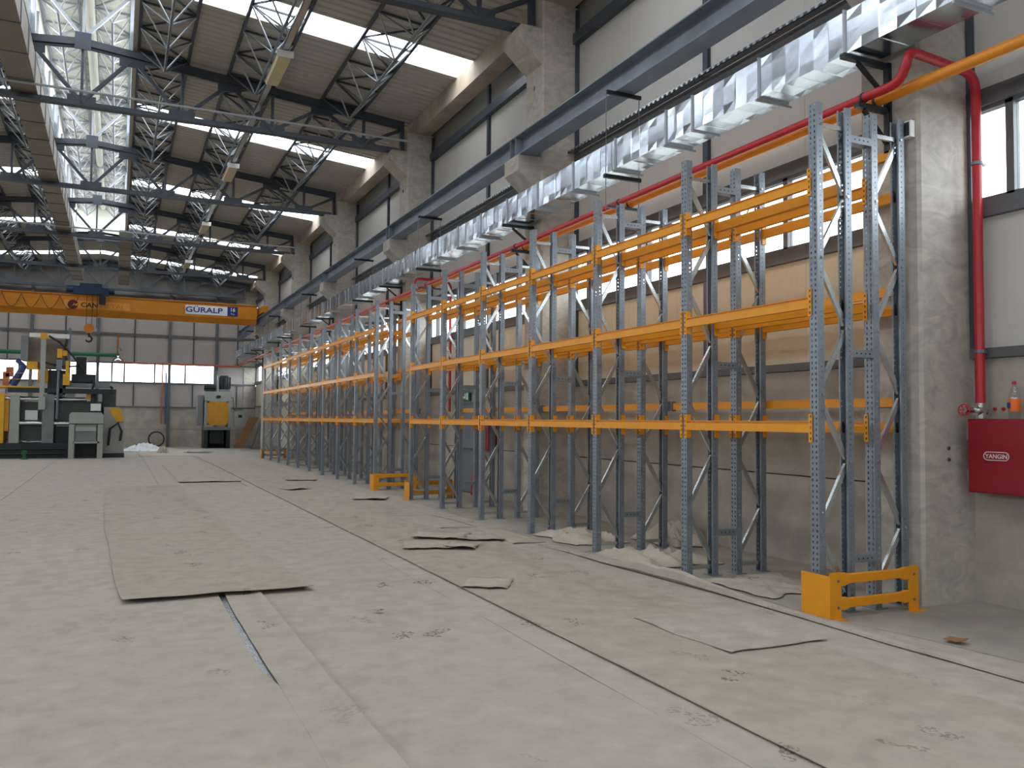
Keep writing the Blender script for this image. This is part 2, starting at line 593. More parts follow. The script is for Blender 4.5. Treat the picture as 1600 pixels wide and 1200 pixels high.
cuts = [YB - .2]
for a, b in SKYL:
    cuts += [a, b]
cuts += [YF + .2]
XE0, XE1 = XL - .2, XW + .2
segs = []
for i in range(0, len(cuts), 2):
    a, b = cuts[i], cuts[i + 1]
    if a < MYE < b:
        segs += [(a, MYE, True), (MYE, b, False)]
    else:
        segs.append((a, b, b <= MYE))
for a, b, mon in segs:
    if mon:
        corrug(XE0, MX0, a, b, zr, 'roof_sheet', 'roof_sheet', rf)
        corrug(MX1, XE1, a, b, zr, 'roof_sheet', 'roof_sheet', rf)
    else:
        corrug(XE0, XR, a, b, zr, 'roof_sheet', 'roof_sheet', rf)
        corrug(XR, XE1, a, b, zr, 'roof_sheet', 'roof_sheet', rf)
for a, b in SKYL:
    mon = b <= MYE
    parts = [(XE0, MX0), (MX1, XE1)] if mon else [(XE0, XR), (XR, XE1)]
    for x0, x1 in parts:
        win_n[0] += 1
        w = struct('window_%d' % win_n[0], ((x0 + x1) / 2, a, zr((x0 + x1) / 2)))
        mb = MB()
        mb.prism([(x0, zr(x0) + .03), (x1, zr(x1) + .03), (x1, zr(x1) + .042), (x0, zr(x0) + .042)], a - .02, b + .02, 'Y')
        obj('pane', mb, 'skylight_sheet', w)
        for yy in (a, b):
            mb = MB()
            mb.prism([(x0, zr(x0)), (x1, zr(x1)), (x1, zr(x1) + .03), (x0, zr(x0) + .03)], yy - .015, yy + .015, 'Y')
            obj('edge_trim', mb, 'roof_sheet', w)
        sl = math.atan(0.0965) * (1 if x0 > XR - .01 else -1)
        portal(((x0 + x1) / 2, (a + b) / 2, zr((x0 + x1) / 2) + .12), (0, sl, 0), abs(x1 - x0), b - a)

# roof monitor along the ridge
def zm(x):
    return 11.95 - 0.0965 * abs(x - XR)
mo = struct('trim_1', (XR, 18, MZ0))
corrug(MX0 - .25, XR, YB, MYE + .1, zm, 'monitor_sheet', 'monitor_roof_sheet', mo)
corrug(XR, MX1 + .25, YB, MYE + .1, zm, 'monitor_sheet', 'monitor_roof_sheet', mo)
for x, s in ((MX0, -1), (MX1, 1)):
    obj('curb_panel', MB().box(*sorted((x, x + s * .06)), YB, MYE, zr(x) - .06, MZ0), 'galvanised', mo)
    obj('curb_flange', MB().box(*sorted((x + s * .0, x + s * .14)), YB, MYE, zr(x) - .075, zr(x) - .055), 'roof_sheet', mo)
    obj('eaves_panel', MB().box(*sorted((x, x + s * .06)), YB, MYE, MZ1, zm(x) + .05), 'monitor_sheet', mo)
    yy = YB
    while yy < MYE:
        obj('mullion', MB().box(*sorted((x, x + s * .06)), yy - .03, yy + .03, MZ0, MZ1), 'steel_grey', mo)
        e = min(yy + 1.98, MYE)
        obj('pane', MB().box(x + s * .03 - .004, x + s * .03 + .004, yy + .03, e - .03, MZ0, MZ1), 'skylight_sheet', mo)
        yy += 1.98
    portal((x + s * .1, (YB + MYE) / 2, (MZ0 + MZ1) / 2), (0, R(90) * s, 0), MZ1 - MZ0, MYE - YB)
mb = MB()
mb.prism([(MX0, zr(MX0) - .05), (MX1, zr(MX1) - .05), (MX1, zm(MX1) + .05), (XR, zm(XR) + .05), (MX0, zm(MX0) + .05)], MYE, MYE + .08, 'Y')
obj('end_panel', mb, 'monitor_sheet', mo)
mb = MB()
mb.prism([(MX0, zr(MX0) - .05), (MX1, zr(MX1) - .05), (MX1, zm(MX1) + .05), (XR, zm(XR) + .05), (MX0, zm(MX0) + .05)], YB - .1, YB, 'Y')
obj('end_panel', mb, 'monitor_sheet', mo)
# ridge capping seen under the monitor roof, beaded sheet
ys = [YB + .06 * k for k in range(int((MYE - YB) / .06))]
obj('ridge_capping', MB().path([(XR + .06, y, 11.86) for y in ys], [.13 if i % 3 else .122 for i in range(len(ys))], 10), 'monitor_sheet', mo, True)

# ------------------------------------------------------------------ concrete columns and eaves beams
for i, y in enumerate(COLY):
    k = i                                    # COLY[1] is the column beside the fire cabinet
    if y < 0:
        lab = 'concrete wall column standing behind the camera side of the fire cabinet bay'
    elif i == 1:
        lab = 'concrete wall column standing between the rack end and the red fire cabinet'
    else:
        lab = 'concrete wall column with crane corbel, %s from the red fire cabinet' % ORD[i - 1]
    t = thing('concrete_column', lab, 'column', (7.21, y + .35, 0), 'concrete wall columns')
    ch = .03
    mb = MB()
    mb.prism([(6.85 + ch, y), (XW, y), (XW, y + .7), (6.85 + ch, y + .7), (6.85, y + .7 - ch), (6.85, y + ch)], 0, 9.36, 'Z')
    obj('shaft', mb, 'concrete_column', t)
    mb = MB()
    mb.prism([(6.86, 5.80), (6.86, 6.47), (6.40, 6.47), (6.40, 6.19)], y + .05, y + .65, 'Y')
    obj('crane_corbel', mb, 'concrete_column', t)
    mb = MB()
    mb.prism([(6.86, 8.18), (6.86, 8.85), (6.42, 8.85), (6.37, 8.78), (6.37, 8.60), (6.72, 8.28)], y + .02, y + .68, 'Y')
    obj('truss_corbel', mb, 'concrete_column', t)
    obj('lifting_socket', MB().tube((6.84, y + .35, 7.85), (6.86, y + .35, 7.85), .045, 10), 'steel_dark', t)
ys = [COLY[0] - 7.9 + .35] + [y + .35 for y in COLY] + [YF]
for i in range(len(ys) - 1):
    if ys[i + 1] - ys[i] > .3:
        mb = MB()
        mb.prism([(7.1, ys[i] + .01), (7.5, ys[i] + .01), (7.5, ys[i + 1] - .01), (7.1, ys[i + 1] - .01)], 9.36, 9.81, 'Z')
        sobj('trim_%d' % (i + 2), mb, 'eaves_concrete')

# ------------------------------------------------------------------ roof trusses
def tz(x):
    return 10.38 - 0.0965 * abs(x - XR)      # axis of the top chord
TB = [5.73, 3.37, 1.24]                      # bottom panel points, right half
TT = [6.80, 4.62, 2.33, MX1]                 # top panel points, right half
mir = lambda x: 2 * XR - x
Z0 = 8.93


def truss_parts():
    P = []
    def m(name, mb, mt='steel_dark'):
        P.append((name, mb.mesh(name, mt)))
    for f in (lambda x: x, mir):
        a, b = f(6.82), XR
        m('top_chord', MB().bar((a, 0, tz(6.82)), (b, 0, tz(XR)), .18, .16).bar((a, 0, tz(6.82) - .10), (b, 0, tz(XR) - .10), .06, .06))
        m('end_post', MB().bar((f(6.78), 0, Z0 - .05), (f(6.78), 0, tz(6.78)), .14, .1))
        for x in TB:
            m('vertical', MB().bar((f(x), 0, Z0), (f(x), 0, tz(x) - .08), .09, .07))
            m('gusset_plate', MB().box(*sorted((f(x - .3), f(x + .3))), -.03, .03, Z0 - .02, Z0 + .2))
            i = TT.index(min(TT, key=lambda t: abs(t - (x + 1.1))))
            for tx in (TT[i], TT[i + 1]):
                m('diagonal', MB().bar((f(x), 0, Z0 + .04), (f(tx), 0, tz(tx) - .1), .08, .08))
        m('diagonal', MB().bar((XR, 0, Z0 + .04), (f(MX1), 0, tz(MX1) - .1), .08, .08))
        for tx in TT[1:]:
            m('gusset_plate', MB().box(*sorted((f(tx - .28), f(tx + .28))), -.03, .03, tz(tx) - .28, tz(tx) - .02))
        # monitor frame above the ridge; paler steel paints in the bright light there
        m('monitor_post', MB().bar((f(MX1 - .03), 0, tz(MX1)), (f(MX1 - .03), 0, zm(MX1) - .1), .1, .08), 'steel_pale')
        m('monitor_chord', MB().bar((f(MX1), 0, zm(MX1) - .16), (XR, 0, zm(XR) - .16), .12, .12), 'steel_pale')
        m('monitor_brace', MB().bar((XR, 0, tz(XR) + .1), (f(MX1 - .08), 0, zm(MX1) - .2), .07, .07), 'steel_pale')
    m('bottom_chord', MB().bar((6.70, 0, Z0 - .03), (mir(6.70), 0, Z0 - .03), .2, .07).bar((6.70, 0, Z0 + .03), (mir(6.70), 0, Z0 + .03), .05, .08))
    m('vertical', MB().bar((XR, 0, Z0), (XR, 0, tz(XR)), .08, .06))
    m('monitor_vertical', MB().bar((XR, 0, tz(XR)), (XR, 0, zm(XR) - .16), .08, .06), 'steel_pale')
    m('gusset_plate', MB().box(XR - .3, XR + .3, -.03, .03, Z0 - .02, Z0 + .2))
    m('gusset_plate', MB().box(XR - .17, XR + .17, -.12, -.09, tz(XR) - .2, tz(XR) + .2))
    return P


TP = truss_parts()
TRY = [13.8 + 7.9 * i for i in range(5)] + [52.6]
for i, y in enumerate(TRY):
    if i == 5:
        lab = 'dark steel roof truss set against the far gable wall above the crane girder'
    else:
        lab = 'dark steel roof truss, %s in from the far gable wall, spanning from wall column' % ORD[5 - i]
    t = thing('roof_truss', lab, 'truss', (XR, y, Z0), 'steel roof trusses')
    for n, me in TP:
        if i == 5 and 'monitor' in n:
            continue
        inst(n, me, (0, y, 0), t)

# ------------------------------------------------------------------ lattice purlins (two top chords, one bottom chord)
def lattice_proto(half, depth, slope, L, n, mc='steel_dark'):
    P = []
    p = L / n
    def m(name, mb, mt=None):
        P.append((name, mb.mesh(name, mt or mc)))
    zt = lambda x: -.045 - slope * x
    zb = -depth
    for s in (-1, 1):
        m('top_chord', MB().bar((s * half, 0, zt(s * half)), (s * half, L, zt(s * half)), .07, .06))
    m('bottom_chord', MB().tube((0, p / 2, zb), (0, L - p / 2, zb), .03, 8), 'steel_grey')
    for k in range(n + 1):
        m('cross_bar', MB().bar((-half, k * p, zt(-half)), (half, k * p, zt(half)), .04, .04))
    for k in range(n):
        s = 1 if k % 2 else -1
        m('roof_brace', MB().bar((-half * s, k * p, zt(-half * s)), (half * s, (k + 1) * p, zt(half * s)), .035, .035))
        c = (0, (k + .5) * p, zb)
        for s in (-1, 1):
            for e in (0, 1):
                m('web_bar', MB().tube(c, (s * half, (k + e) * p, zt(s * half)), .019, 6), 'steel_pale' if e == 0 or mc != 'steel_dark' else 'steel_grey')
    return P


LP = {}
for L_, key in ((7.78, 0), (7.0, 10)):
    LP[1 + key] = lattice_proto(.55, .66, .0965, L_, 6)
    LP[-1 - key] = lattice_proto(.55, .66, -.0965, L_, 6)
LP[0] = lattice_proto(.42, .62, .05, 7.78, 6, 'steel_pale')  # lighter steel colour carries the strong light inside the monitor
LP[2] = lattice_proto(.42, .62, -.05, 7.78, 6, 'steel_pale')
rows = [(5.17, 1, 'nearest the rack side eaves'), (2.85, 1, 'above the lamp tray'), (.80, 1, 'on the rack side of the ridge'),
        (mir(.80), -1, 'above the long overhead duct'), (mir(2.85), -1, 'midway up the machine side slope'), (mir(5.17), -1, 'nearest the machine side eaves')]
for i in range(5):
    y0 = TRY[i] + .06
    where = '%s bay from the gable' % ORD[4 - i]
    for x, kind, desc in rows:
        t = thing('lattice_purlin', 'steel lattice purlin %s, %s' % (desc, where), 'purlin', (x, y0, zr(x)), 'steel lattice roof purlins')
        for n, me in LP[kind * (11 if i == 4 else 1)]:
            inst(n, me, (x, y0, zr(x)), t)
    if i < 4:
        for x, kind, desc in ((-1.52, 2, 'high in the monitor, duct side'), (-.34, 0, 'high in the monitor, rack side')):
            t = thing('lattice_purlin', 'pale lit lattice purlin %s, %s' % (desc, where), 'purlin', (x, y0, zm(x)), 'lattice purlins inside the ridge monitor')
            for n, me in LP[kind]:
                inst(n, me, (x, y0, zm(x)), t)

# cable tray and lamps hung along the second lattice row
t = thing('cable_tray', 'galvanised cable tray carrying the lamp row under the roof lattice', 'cable tray', (2.97, 30, 9.3))
mb = MB().box(2.90, 3.04, 13.9, 52.3, 9.33, 9.345).box(2.90, 2.91, 13.9, 52.3, 9.33, 9.40).box(3.03, 3.04, 13.9, 52.3, 9.33, 9.40)
obj('tray', mb, 'galvanised_bar', t)
y = 14.5
while y < 52:
    obj('hanger', MB().tube((2.97, y, 9.345), (2.9, y, zr(2.9) - .6), .01, 6), 'steel_grey', t)
    y += 2.63
for k, y in enumerate((17.6, 26.2, 34.6, 43.4)):
    lab = 'long ceiling lamp with yellowed lens under the tray, %s from the far gable wall' % ORD[3 - k]
    t = thing('ceiling_lamp', lab, 'lamp', (2.97, y + .8, 9.2), 'lamps along the roof cable tray')
    obj('housing', MB().prism([(2.80, 9.26), (3.14, 9.26), (3.08, 9.32), (2.86, 9.32)], y, y + 1.7, 'Y'), 'galvanised', t)
    obj('lens', MB().prism([(2.82, 9.25), (2.85, 9.19), (3.09, 9.19), (3.12, 9.25)], y + .02, y + 1.68, 'Y'), 'lamp_lens', t)
    obj('end_cap', MB().box(2.8, 3.14, y - .02, y, 9.18, 9.32), 'white_paint', t)
# galvanised pipes crossing the hall beside two trusses
for y, z, lab in ((20.94, 8.975, 'thin galvanised pipe crossing the hall beside the truss fourth from the gable'), (36.3, 8.975, 'thin galvanised pipe crossing the hall beside the truss second from the gable')):
    t = thing('service_pipe', lab, 'pipe', (XR, y, z))
    obj('pipe', MB().tube((XL + .2, y, z), (6.9, y, z), .03, 8), 'steel_pale', t)
    for x in (-5.3, -.93, 3.37, 5.73):
        obj('pipe_clip', MB().box(x - .02, x + .02, y - .04, y + .70, z - .05, z - .032), 'steel_grey', t)

# overhead ducts under the ridge
def plain_duct(name, lab, x0, x1, y0, y1, z0, z1, step):
    t = thing(name, lab, 'duct', ((x0 + x1) / 2, (y0 + y1) / 2, z0))
    n = round((y1 - y0) / step)
    for k in range(n):
        a, b = y0 + (y1 - y0) * k / n, y0 + (y1 - y0) * (k + 1) / n
        mb = MB()
        sub = 5
        vs, fs = [], []
        for i in range(sub + 1):
            yy = a + (b - a) * i / sub
            d = .006 if i % sub else 0
            vs += [(x0 - d, yy, z0 - d), (x1 + d, yy, z0 - d), (x1 + d, yy, z1 + d), (x0 - d, yy, z1 + d)]
        for i in range(sub):
            for e in range(4):
                fs.append((4 * i + e, 4 * i + (e + 1) % 4, 4 * i + 4 + (e + 1) % 4, 4 * i + 4 + e))
        fs += [(0, 1, 2, 3), (4 * sub, 4 * sub + 1, 4 * sub + 2, 4 * sub + 3)]
        o = obj('duct_section', MB().add(vs, fs), 'duct_dull', t)
        f = .02
        mb = MB().box(x0 - f, x1 + f, b - .018, b + .018, z0 - f, z0).box(x0 - f, x1 + f, b - .018, b + .018, z1, z1 + f)
        mb.box(x0 - f, x0, b - .018, b + .018, z0, z1).box(x1, x1 + f, b - .018, b + .018, z0, z1)
        obj('flange', mb, 'steel_grey', o)
    return t


plain_duct('ventilation_duct', 'long overhead grey duct lying on the roof trusses beside the ridge monitor', -2.34, -1.82, 9.0, 50.5, 9.02, 9.6, 1.5)
plain_duct('ventilation_duct', 'short overhead grey duct on the rack side of the ridge monitor near the crane', -.10, .40, 38.6, 51.2, 9.02, 9.5, 1.5)

# ------------------------------------------------------------------ crane runway beam and crane
def runway(x, lab, y0, y1, sgn):
    t = thing('crane_runway', lab, 'crane beam', (x, 20, 6.47))
    cuts = [c + .35 for c in COLY if y0 < c < y1]
    cuts = [y0] + cuts + [y1]
    for a, b in zip(cuts[:-1], cuts[1:]):
        if b - a < .2:
            continue
        a, b = a + .01, b - .01
        mb = MB().box(x - .16, x + .16, a, b, 6.475, 6.495).box(x - .16, x + .16, a, b, 6.83, 6.85).box(x - .012, x + .012, a, b, 6.495, 6.83)
        o = obj('beam_segment', mb, 'runway_paint', t)
        for yy in (a + .1, b - .1):
            obj('stiffener', MB().box(x - .155, x + .155, yy - .008, yy + .008, 6.495, 6.83), 'runway_paint', o)
    obj('crane_rail', MB().box(x - .03, x + .03, y0, y1, 6.85, 6.90), 'steel_dark', t)


runway(6.58, 'blue grey steel crane runway beam resting on the wall column corbels', -2.0, 52.4, 1)
runway(mir(6.58), 'blue grey steel crane runway beam along the side opposite the racks', 10, 52.4, -1)

YC = 44.4
t = thing('overhead_crane', 'yellow overhead travelling crane bridge spanning the far end of the hall', 'crane', (XR, YC, 6.9))
g = MB().prism([(YC, 6.72), (YC, 7.40), (YC + .5, 7.40), (YC + .5, 6.72), (YC + .36, 6.44), (YC + .14, 6.44)], mir(6.34), 6.34, 'X').box(mir(6.30), 6.34, YC - .05, YC + .55, 7.40, 7.44)
obj('girder', g, 'crane_yellow', t)
for x in (6.58, mir(6.58)):
    e = obj('end_carriage', MB().box(x - .15, x + .15, YC - 1.1, YC + 1.6, 6.98, 7.30), 'crane_yellow', t)
    for yy in (YC - .85, YC + 1.35):
        obj('wheel', MB().tube((x - .06, yy, 6.99), (x + .06, yy, 6.99), .09, 14), 'machine_dark', e, True)
obj('nameplate', MB().box(-2.36, .44, YC - .014, YC - .003, 6.78, 7.16), 'plate_orange', t)
lg = obj('emblem', MB().tube((-2.0, YC - .03, 6.96), (-2.0, YC - .012, 6.96), .22, 24), 'ink_maroon', t)
obj('emblem_notch', MB().prism([(-2.02, 6.92), (-1.80, 6.90), (-1.80, 7.04), (-1.9, 6.98), (-1.95, 7.02)], YC - .034, YC - .028, 'Y'), 'plate_orange', lg)
FACE = (R(90), 0, 0)
text('lettering', 'CAN', .30, 'ink_maroon', t, FACE, (-1.30, YC - .02, 6.955), bold=.004, sx=1.15)
text('lettering', 'METAL', .30, 'ink_pale', t, FACE, (-.32, YC - .02, 6.945), sx=1.2)
pl = obj('maker_plate', MB().box(2.92, 4.90, YC - .02, YC - .003, 6.82, 7.27), 'plate_white', t)
text('plate_lettering', 'GÜRALP', .36, 'ink_navy', pl, FACE, (3.80, YC - .03, 7.04), bold=.007, sx=1.3)
p2 = obj('capacity_plate', MB().box(4.90, 5.40, YC - .02, YC - .003, 6.82, 7.29), 'ink_navy', t)
text('plate_lettering', '16', .26, 'plate_white', p2, FACE, (5.15, YC - .03, 7.13), bold=.004)
text('plate_lettering', 'Ton', .12, 'plate_white', p2, FACE, (5.15, YC - .03, 6.92))
tr = obj('hoist_trolley', MB().box(-2.0, -.5, YC - .1, YC + .9, 7.46, 7.80).box(-1.75, -.8, YC + .1, YC + .7, 7.8, 8.02), 'hoist_blue', t)
obj('hoist_drum', MB().tube((-2.3, YC + .3, 7.72), (-.25, YC + .3, 7.72), .17, 16), 'hoist_blue', tr, True)
obj('control_box', MB().box(-.9, -.62, YC - .32, YC - .1, 7.0, 7.5), 'machine_dark', tr)
for x in (-1.42, -1.18, -.98):
    obj('hoist_rope', MB().tube((x, YC - .12, 5.9), (x, YC - .12, 7.5), .012, 6), 'machine_dark', t)
hb = obj('hook_block', MB().tube((-1.29, YC - .26, 5.85), (-1.29, YC + .02, 5.85), .22, 18), 'hook_orange', t, True)
pts = [(-1.29 + .0, YC - .12, 5.66), (-1.29, YC - .12, 5.52)] + [(-1.29 + .13 * math.sin(a), YC - .12, 5.36 + .13 * math.cos(a)) for a in [R(d) for d in range(0, 270, 20)]]
obj('hook', MB().path(pts, [.05] * 3 + [.045] * (len(pts) - 5) + [.03, .012], 10), 'machine_dark', hb, True)
for k in range(8):
    x0 = -8.0 + k * .78
    pts = [(x0 + .78 * u / 10, YC - .05, 7.33 - .62 * math.sin(math.pi * u / 10)) for u in range(11)]
    obj('festoon_cable', MB().path(pts, .012, 6), 'machine_dark', t)

# ------------------------------------------------------------------ wall duct
DX0, DX1, DZ0, DZ1 = 6.32, 6.72, 5.28, 5.70
t = thing('ventilation_duct', 'shiny galvanised rectangular air duct running above the racks along the wall', 'duct', (6.52, 25, DZ0))
edges = [2.29, 3.51, 4.73, 5.95, 7.16, 8.35, 8.90]
while edges[-1] < 50.5:
    edges.append(edges[-1] + (1.225 if len(edges) not in (15, 28) else .56))
edges[-1] = 52.6


def duct_section(a, b, seed):
    """sheet metal duct length, cross-broken into upright facets"""
    n = max(2, round((b - a) / .19))
    rnd = random.Random(seed)
    ys = [a]
    ds = [0.0]
    sgn = 1
    for k in range(1, n):
        y = a + (b - a) * k / n
        d = rnd.uniform(.002, .011) * sgn
        sgn = -sgn if rnd.random() < .75 else sgn
        ys += [y - .005, y + .005]
        ds += [d, -d * rnd.uniform(.2, 1)]
    ys.append(b)
    ds.append(0.0)
    m = 4
    per = [(e, j / m) for e in range(4) for j in range(m)]
    vs, fs = [], []
    for yy, dd in zip(ys, ds):
        for e, w in per:
            q = min(1, 4 * min(w, 1 - w)) if w > 0 else 0
            d = dd * q + .0012 * noise.noise((yy * 4.1, w * 3 + e * 7, seed)) * q
            if e == 0:
                p = (DX0 + (DX1 - DX0) * w, yy, DZ0 - d * .6)
            elif e == 1:
                p = (DX1 + d, yy, DZ0 + (DZ1 - DZ0) * w)
            elif e == 2:
                p = (DX1 - (DX1 - DX0) * w, yy, DZ1 + d)
            else:
                p = (DX0 - d, yy, DZ1 - (DZ1 - DZ0) * w)
            vs.append(p)
    N = len(per)
    for i in range(len(ys) - 1):
        for e in range(N):
            fs.append((i * N + e, i * N + (e + 1) % N, (i + 1) * N + (e + 1) % N, (i + 1) * N + e))
    fs += [tuple(range(N)), tuple((len(ys) - 1) * N + e for e in range(N))]
    return MB().add(vs, fs)


for k, (a, b) in enumerate(zip(edges[:-1], edges[1:])):
    o = obj('duct_section', duct_section(a + .004, b - .004, k), 'galvanised', t)
    f = .018
    mb = MB().box(DX0 - f, DX1 + f, a - .011, a + .011, DZ0 - f, DZ0).box(DX0 - f, DX1 + f, a - .011, a + .011, DZ1, DZ1 + f)
    mb.box(DX0 - f, DX0, a - .011, a + .011, DZ0, DZ1).box(DX1, DX1 + f, a - .011, a + .011, DZ0, DZ1)
    obj('flange', mb, 'steel_pale', o)
    if b - a > 1:
        obj('seam_bar', MB().box(DX0 - .03, DX1 + .08, a + .012, a + .034, DZ0 - .04, DZ0 - .018), 'steel_pale', o)
obj('end_cap', MB().box(DX0 - .02, DX1 + .02, 52.6, 52.63, DZ0 - .02, DZ1 + .02), 'galvanised', t)

for i, y in enumerate(COLY[1:]):
    yy = y + .33
    lab = 'dark steel bracket holding duct and pipes on the column %s' % ('beside the red fire cabinet' if i == 0 else '%s from the fire cabinet' % ORD[i])
    b = thing('duct_bracket', lab, 'bracket', (6.83, yy, 4.4), 'duct brackets on the columns')
    obj('upright', MB().box(6.80, 6.85, yy - .03, yy + .03, 4.36, 5.26), 'machine_dark', b)
    obj('duct_arm', MB().box(6.22, 6.82, yy - .03, yy + .03, 5.20, 5.248), 'machine_dark', b)
    obj('pipe_arm', MB().box(6.40, 6.82, yy - .03, yy + .03, 4.75, 4.80), 'machine_dark', b)
    obj('strut', MB().bar((6.42, yy, 5.19), (6.80, yy, 4.92), .035, .035), 'machine_dark', b)
    obj('strut', MB().bar((6.50, yy, 4.74), (6.80, yy, 4.46), .035, .035), 'machine_dark', b)
for i, y in enumerate((10.3, 18.7, 24.6, 32.5, 40.2, 47.8)):
    lab = 'trapeze hanger carrying duct and pipes below the runway beam, %s bay from the fire cabinet' % ORD[i]
    b = thing('duct_hanger', lab, 'hanger', (6.58, y, 4.7), 'trapeze hangers along the duct')
    obj('top_bar', MB().box(6.28, 6.86, y - .02, y + .02, 6.42, 6.472), 'machine_dark', b)
    obj('duct_bar', MB().box(6.24, 6.86, y - .025, y + .025, 5.19, 5.245), 'machine_dark', b)
    obj('pipe_bar', MB().box(6.30, 6.86, y - .02, y + .02, 4.76, 4.80), 'steel_dark', b)
    for x in (6.27, 6.83):
        obj('threaded_rod', MB().tube((x, y, 4.72 if x > 6.5 else 4.70), (x, y, 6.47), .006, 6), 'steel_grey', b)

# cable tray on the wall girt above the duct
t = thing('cable_tray', 'perforated galvanised cable tray lying along the wall girt above the duct', 'cable tray', (7.45, 25, 6.6))
obj('tray', MB().box(7.38, 7.50, -2, 52.5, 6.60, 6.61).box(7.38, 7.385, -2, 52.5, 6.60, 6.65), 'galvanised_bar', t)
mb = MB()
y = 5.0
while y < 30:
    mb.box(7.376, 7.38, y, y + .06, 6.612, 6.638)
    y += .12
obj('slot_row', mb, 'steel_dark', t)['kind'] = 'stuff'

# ------------------------------------------------------------------ red and orange pipes
t = thing('fire_pipe', 'red painted fire water pipe running above the racks and dropping to the fire cabinet', 'pipe', (6.50, 20, 4.88))
XP, ZP = 6.50, 4.86


def arc(p0, p1, p2, n=5):
    p0, p1, p2 = Vector(p0), Vector(p1), Vector(p2)
    return [(p0 * (1 - u) ** 2 + p1 * 2 * u * (1 - u) + p2 * u * u) for u in [k / n for k in range(n + 1)]]


obj('pipe_run', MB().path([(XP, 5.95, ZP), (XP, 52.4, ZP)], .042, 12), 'pipe_red', t, True)
pts = [(XP, 5.96, ZP)] + arc((XP, 5.62, ZP), (XP, 5.45, ZP), (XP, 5.43, ZP + .1)) + arc((XP, 5.40, ZP + .14), (XP, 5.38, ZP + .26), (XP + .1, 5.38, ZP + .26))
pts += arc((7.22, 5.38, ZP + .22), (7.42, 5.38, ZP + .22), (7.42, 5.38, ZP + .02))
obj('pipe_bend', MB().path(pts, .045, 12), 'pipe_red', t, True)
obj('drop_pipe', MB().tube((7.42, 5.38, ZP + .03), (7.42, 5.38, 1.90), .045, 12), 'pipe_red', t, True)
for z in (2.39, 4.2):
    obj('pipe_clamp', MB().tube((7.42, 5.38, z - .015), (7.42, 5.38, z + .015), .055, 12).box(7.46, 7.53, 5.36, 5.40, z - .012, z + .012), 'steel_grey', t)
v = obj('valve', MB().path([(7.42, 5.38, 1.90), (7.42, 5.38, 1.755)], .05, 12).tube((7.35, 5.38, 1.83), (7.47, 5.38, 1.83), .048, 14).tube((7.42, 5.38, 1.83), (7.22, 5.40, 1.835), .026, 10), 'chrome', t, True)
HW = Vector((7.23, 5.41, 1.835))
cpts = [HW + Vector((-.015 * math.cos(a), .05 * math.cos(a), .052 * math.sin(a))) for a in [2 * math.pi * k / 16 for k in range(16)]]
mb = MB().path(cpts, .007, 6, closed=True)
for k in range(3):
    a = math.pi * k / 3
    w_ = Vector((-.015 * math.cos(a), .05 * math.cos(a), .052 * math.sin(a)))
    mb.bar(HW + w_, HW - w_, .012, .008, up=(1, 0, 0))
mb.tube(HW - Vector((.01, 0, 0)), HW + Vector((.03, 0, 0)), .013, 8)
obj('handwheel', mb, 'pipe_red', v)
for k, y in enumerate((5.89, 10.3, 13.79, 18.7, 21.69)):
    obj('pipe_clamp', MB().tube((XP, y - .012, ZP), (XP, y + .012, ZP), .052, 12), 'machine_dark', t)
# branch loop at the door bay
pts = [(XP, 19.6, ZP + .04)] + arc((XP, 19.6, ZP + .12), (XP, 19.6, ZP + .28), (XP + .14, 19.6, ZP + .28)) + arc((7.25, 19.6, ZP + .28), (7.45, 19.6, ZP + .28), (7.45, 19.6, ZP + .05)) + [(7.45, 19.6, 1.9)]
obj('branch_pipe', MB().path(pts, .035, 10), 'pipe_red', t, True)
t = thing('gas_pipe', 'orange painted pipe running beside the red pipe along the wall', 'pipe', (6.68, 20, 4.86))
obj('pipe_run', MB().path([(6.68, -2, ZP - .0), (6.68, 52.3, ZP - .0)], .054, 12), 'pipe_orange', t, True)
for y in (5.89, 10.3, 13.79, 18.7, 21.69):
    obj('pipe_clamp', MB().tube((6.68, y - .012, ZP), (6.68, y + .012, ZP), .064, 12), 'machine_dark', t)

# ------------------------------------------------------------------ pallet racks
H = 4.6
UPW, UPD = .10, .075


def perforated(mb, o, u, w, cols, hw, hh, pitch, H, phase=.02):
    """perforated steel strip standing on o, running along u for w, holes at cols"""
    o, u = Vector(o), Vector(u).normalized()
    xs = [0]
    for c in cols:
        xs += [c - hw / 2, c + hw / 2]
    xs += [w]
    def q(a, b, z0, z1):
        p = [o + u * a + Vector((0, 0, z0)), o + u * b + Vector((0, 0, z0)), o + u * b + Vector((0, 0, z1)), o + u * a + Vector((0, 0, z1))]
        mb.add(p, [(0, 1, 2, 3)])
    z = 0
    zz = phase
    while zz + hh < H:
        q(0, w, z, zz)
        for i in range(0, len(xs), 2):
            q(xs[i], xs[i + 1], zz, zz + hh)
        z = zz + hh
        zz += pitch
    q(0, w, z, H)


def upright_mesh(s):
    """s=+1 web faces -X (front upright), s=-1 web faces +X"""
    mb = MB()
    perforated(mb, (0, -UPW / 2, 0), (0, 1, 0), UPW, (.026, .074), .013, .022, .05, H)
    for y in (-UPW / 2, UPW / 2):
        perforated(mb, (0, y, 0), (s, 0, 0), UPD, (.042,), .009, .014, .05, H, .04)
        yi = y * .62
        mb.add([(s * UPD, y, 0), (s * UPD, yi, 0), (s * UPD, yi, H), (s * UPD, y, H)], [(0, 1, 2, 3)])
    me = mb.mesh('upright', 'rack_steel', origin=(0, 0, 0))
    return me


